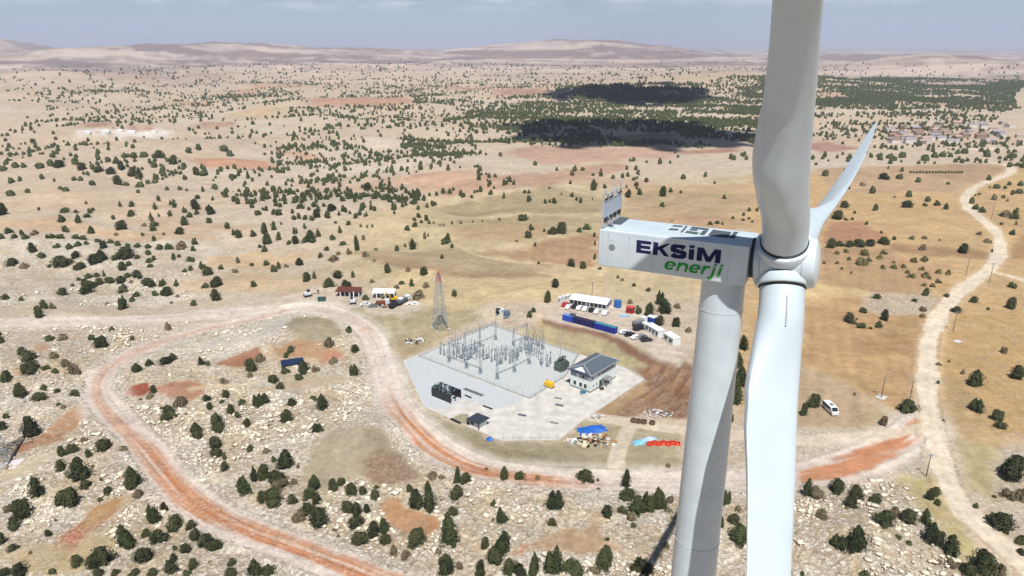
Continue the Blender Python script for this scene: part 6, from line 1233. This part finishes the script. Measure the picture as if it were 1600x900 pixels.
for q in (-3.5, 0, 3.5): MB().bar((q, -1.2, -.2), (q, -1.2, .55), .08).bar((q, 1.2, -.2), (q, 1.2, 1.5), .08).build('leg', galv, t)
# ---------------------------------------------------------------- far village and quarry
def house(p, rz, w_, d_, h_, wallm, roofm, label, group, name='village_house'):
    t = thing(name, label, 'house', p, rz, group); MB().box((0, 0, h_ / 2), (w_, d_, h_)).build('wall', wallm, t); MB().add([(-w_ / 2 - .3, -d_ / 2 - .3, h_), (w_ / 2 + .3, -d_ / 2 - .3, h_), (w_ / 2 + .3, d_ / 2 + .3, h_), (-w_ / 2 - .3, d_ / 2 + .3, h_), (-w_ / 2 - .3, 0, h_ + 1.6), (w_ / 2 + .3, 0, h_ + 1.6)], [(0, 1, 5, 4), (2, 3, 4, 5), (0, 4, 3), (1, 2, 5), (3, 2, 1, 0)]).build('roof', roofm, t)
hw = [mc('plaster_a', 214, 200, 184, .65, rough=.9), mc('plaster_b', 232, 226, 218, .7, rough=.9), mc('stone_wall', 168, 148, 132, .6, rough=.9)]; hrf = [mc('tile_red', 176, 138, 122, .6, rough=.9), mc('tile_pink', 200, 172, 160, .65, rough=.9), mc('roof_tin', 176, 176, 184, .6, rough=.6), mc('earth_roof', 160, 140, 124, .6, rough=.9)]
g = random.Random(12); vp = [(g.uniform(1385, 1600), g.uniform(194, 226)) for _ in range(64)]; kinds_ = ['red tiled', 'pale pink', 'grey tin', 'brown flat earthen']
vq = ground_pt([p[0] for p in vp], [p[1] for p in vp]); vz = height(vq[:, 0], vq[:, 1])
for p, q, z in zip(vp, vq, vz):
    k = g.randrange(4); wi = g.randrange(3); house((q[0], q[1], z - .2), g.uniform(-.4, .5), g.uniform(7, 14), g.uniform(6, 9), g.uniform(3, 5.5), hw[wi], hrf[k], 'small %s house with a %s roof in the far village' % (('beige', 'whitish', 'stone')[wi], kinds_[k]), 'houses of the far village, %s %s' % (('beige', 'whitish', 'stone')[wi], kinds_[k]))
for i, (px_, py_, w_) in enumerate(((138, 209, 6), (166, 207, 9), (188, 205.5, 7), (206, 207.5, 10), (241, 207, 7))):
    x, y, z = at(px_, py_); house((x, y, z - .3), .2, w_, 5, 2, white, offw, 'white quarry building on the pale far patch, %s of five' % ('leftmost', 'second from left', 'middle', 'second from right', 'rightmost')[i], None, 'quarry_building')
# ---------------------------------------------------------------- loose limestone
def boulders():
    g = np.random.default_rng(5); bm = bmesh.new(); bmesh.ops.create_icosphere(bm, subdivisions=1, radius=1); bv = np.array([v.co[:] for v in bm.verts]); bf = np.array([[v.index for v in f.verts] for f in bm.faces]); bm.free()
    n = 120000; pxs = g.uniform(-60, 1660, n); rr = g.uniform(120, 400, n) ** 1.0; az = np.arctan((pxs - 800) / F / cP); x = rr * np.sin(az); y = rr * np.cos(az)
    zones = gmany([LC[1][0], LC[2][0], LC[3][0], LC[4][0]]); holes = [(q, e) for e, q in zip(LC, gmany([e_[0] for e_ in LC])) if e[4] < .4]
    ok = np.zeros(n, bool)
    for q in zones: ok |= sdf(q, x, y) < 2
    for q, e in holes: ok &= sdf(q, x, y) > -.5
    for nm, pts, hw_, kd in ROADW: d, s_, sd = polyline_d(pts, x, y); ok &= d > hw_ + 1.2
    ok &= fbm(x / 11, y / 11, 4, 301) + .3 * fbm(x / 40, y / 40, 2, 303) > g.uniform(.0, .5, n); ok &= sdf(YARD, x, y) > 4
    x, y = x[ok], y[ok]; n = len(x); z = height(x, y); s_ = np.clip(g.lognormal(-1.6, .75, n), .09, .95); vs = []; fs = []
    for i in range(n):
        a_ = g.uniform(0, 6.28); ca, sa = math.cos(a_), math.sin(a_); v = bv * (1 + g.uniform(-.28, .28, (len(bv), 1))) * np.array([s_[i] * g.uniform(.8, 1.6), s_[i] * g.uniform(.6, 1.0), s_[i] * g.uniform(.4, .75)])
        vs.append(np.stack([v[:, 0] * ca - v[:, 1] * sa + x[i], v[:, 0] * sa + v[:, 1] * ca + y[i], v[:, 2] + z[i] + .25 * s_[i] + .1], 1)); fs.append(bf + i * len(bv))
    tag(mesh_np('limestone_boulders', np.vstack(vs), np.vstack(fs), mc('limestone', 236, 224, 202, .72, rough=.95, noise=.16, scale=.4)), kind='stuff'); print('boulders', n)
boulders()
# ---------------------------------------------------------------- naming the trees one by one
MARKS = [(457,569,'the dark blue solar table'), (208,606,'the deep red soil patch'), (300,602,'the tan clearing inside the road loop'), (150,600,'the tight bend of the red road'), (110,840,'the red soil streak'), (160,770,'the tan hollow above the red streak'), (75,690,'the brown slope by the cut pylon'),
    (560,705,'the olive bare slope'), (640,812,'the oval reddish clearing'), (900,845,'the brown clearing in the foreground'), (740,742,'the orange stretch of road below the yard'), (1000,755,'the straight orange road by the tower'), (1380,715,'the orange road junction'), (1297,643,'the white minibus'), (1377,620,'the pole on a white pad'),
    (1488,515,'the pole beside the gravel road'), (1530,735,'the greenish field right of the gravel road'), (1545,630,'the footpath across the tan field'), (1345,497,'the stony knoll in the tan field'), (1480,800,'the pale field strip beside the lower gravel road'), (1310,860,'the smooth beige rock slope'), (1400,830,'the white rock crest'), (330,755,'the middle of the red branch road'), (480,870,'the lower end of the red branch road'),
    (350,655,'the rocks inside the road loop'), (440,640,'the faint path inside the road loop'), (520,520,'the olive mound behind the loop'), (40,560,'the low rocky shelf'), (62,538,'the small tan spot by the shelf'), (260,530,'the junction of the two pale roads'), (120,500,'the straight pale road'), (545,462,'the maroon roofed shed'), (600,465,'the open white roofed shed'), (688,513,'the red tipped tower'),
    (920,478,'the white hall'), (1020,522,'the long white site cabin'), (1044,537,'the shorter white site cabin'), (779,492,'the small white cabin on the slope'), (1150,600,'the gap behind the tower'), (80,378,'the white rock ridge'), (200,345,'the sandy strip above the ridge'), (360,402,'the tan saddle behind the camp'), (210,420,'the pale rock slope behind the road'), (330,450,'the tan strip above the road'),
    (350,253,'the red field far behind'), (60,300,'the far beige plain'), (480,410,'the brown strip field'), (600,400,'the dark strip field'), (800,400,'the brown hollow field'), (900,350,'the field behind the nacelle tail'), (860,430,'the yellow stubble field'), (640,370,'the yellow olive field'), (1330,360,'the brown field behind the hub'), (1380,415,'the orchard'), (1500,340,'the far gravel road bend'), (1450,260,'the far tan field'), (1560,440,'the side road'), (1240,790,'the lower blade'), (700,860,'the stony ground under the clearing'), (1100,800,'the tower'), (850,780,'the stony rise below the road'), (660,760,'the road bank with trees')]
mw = ground_pt([m_[0] for m_ in MARKS], [m_[1] for m_ in MARKS]); cells = {}
ORD = ['nearest', 'second nearest', 'third nearest', 'fourth nearest', 'fifth nearest', 'sixth nearest', 'seventh nearest', 'eighth nearest', 'ninth nearest', 'tenth nearest', 'eleventh nearest', 'twelfth nearest']
SHAPE = {'c': ('slender dark conical pine', 'broad dark conical pine'), 'r': ('tall dark rounded juniper', 'low dark rounded juniper'), 's': ('brownish dry shrub', 'flat brownish dry shrub'), 'o': ('olive green orchard tree', 'low olive green orchard tree')}
for o, t in TREE_OBS:
    pxy = np.array([t[6], t[7]]); dm = [math.hypot((m_[0] - t[6]), (m_[1] - t[7]) * 1.4) for m_ in MARKS]; k = int(np.argmin(dm)); m_ = MARKS[k]; dx, dy = t[6] - m_[0], t[7] - m_[1]
    side = ('right of' if dx > 0 else 'left of') if abs(dx) > abs(dy) * 1.5 else ('in front of' if dy > 0 else 'behind'); ar = t[4] / t[3]
    sh_ = SHAPE[t[5]][0 if (ar > 1.45 if t[5] == 'c' else ar > .82) else 1]; cells.setdefault((sh_, side, m_[2]), []).append((dm[k], o, t))
GN = {'c': 'conical pines of the valley', 'r': 'rounded junipers of the valley', 's': 'dry shrubs of the valley', 'o': 'orchard trees'}
for (sh_, side, mk), lst in cells.items():
    lst.sort(key=lambda e: e[0])
    for i, (d, o, t) in enumerate(lst):
        lb = '%s %s %s' % (sh_, side, mk) + ('' if len(lst) == 1 else ', %s of %s' % (ORD[min(i, 11)], {2: 'two', 3: 'three', 4: 'four', 5: 'five', 6: 'six', 7: 'seven', 8: 'eight', 9: 'nine'}.get(len(lst), 'its kind')))
        if len(lb.split()) > 16: lb = lb.rsplit(' of ', 1)[0] if ', ' in lb else lb
        if len(lb.split()) > 16: lb = lb.replace('dark ', '', 1)
        tag(o, lb, group=GN[t[5]])
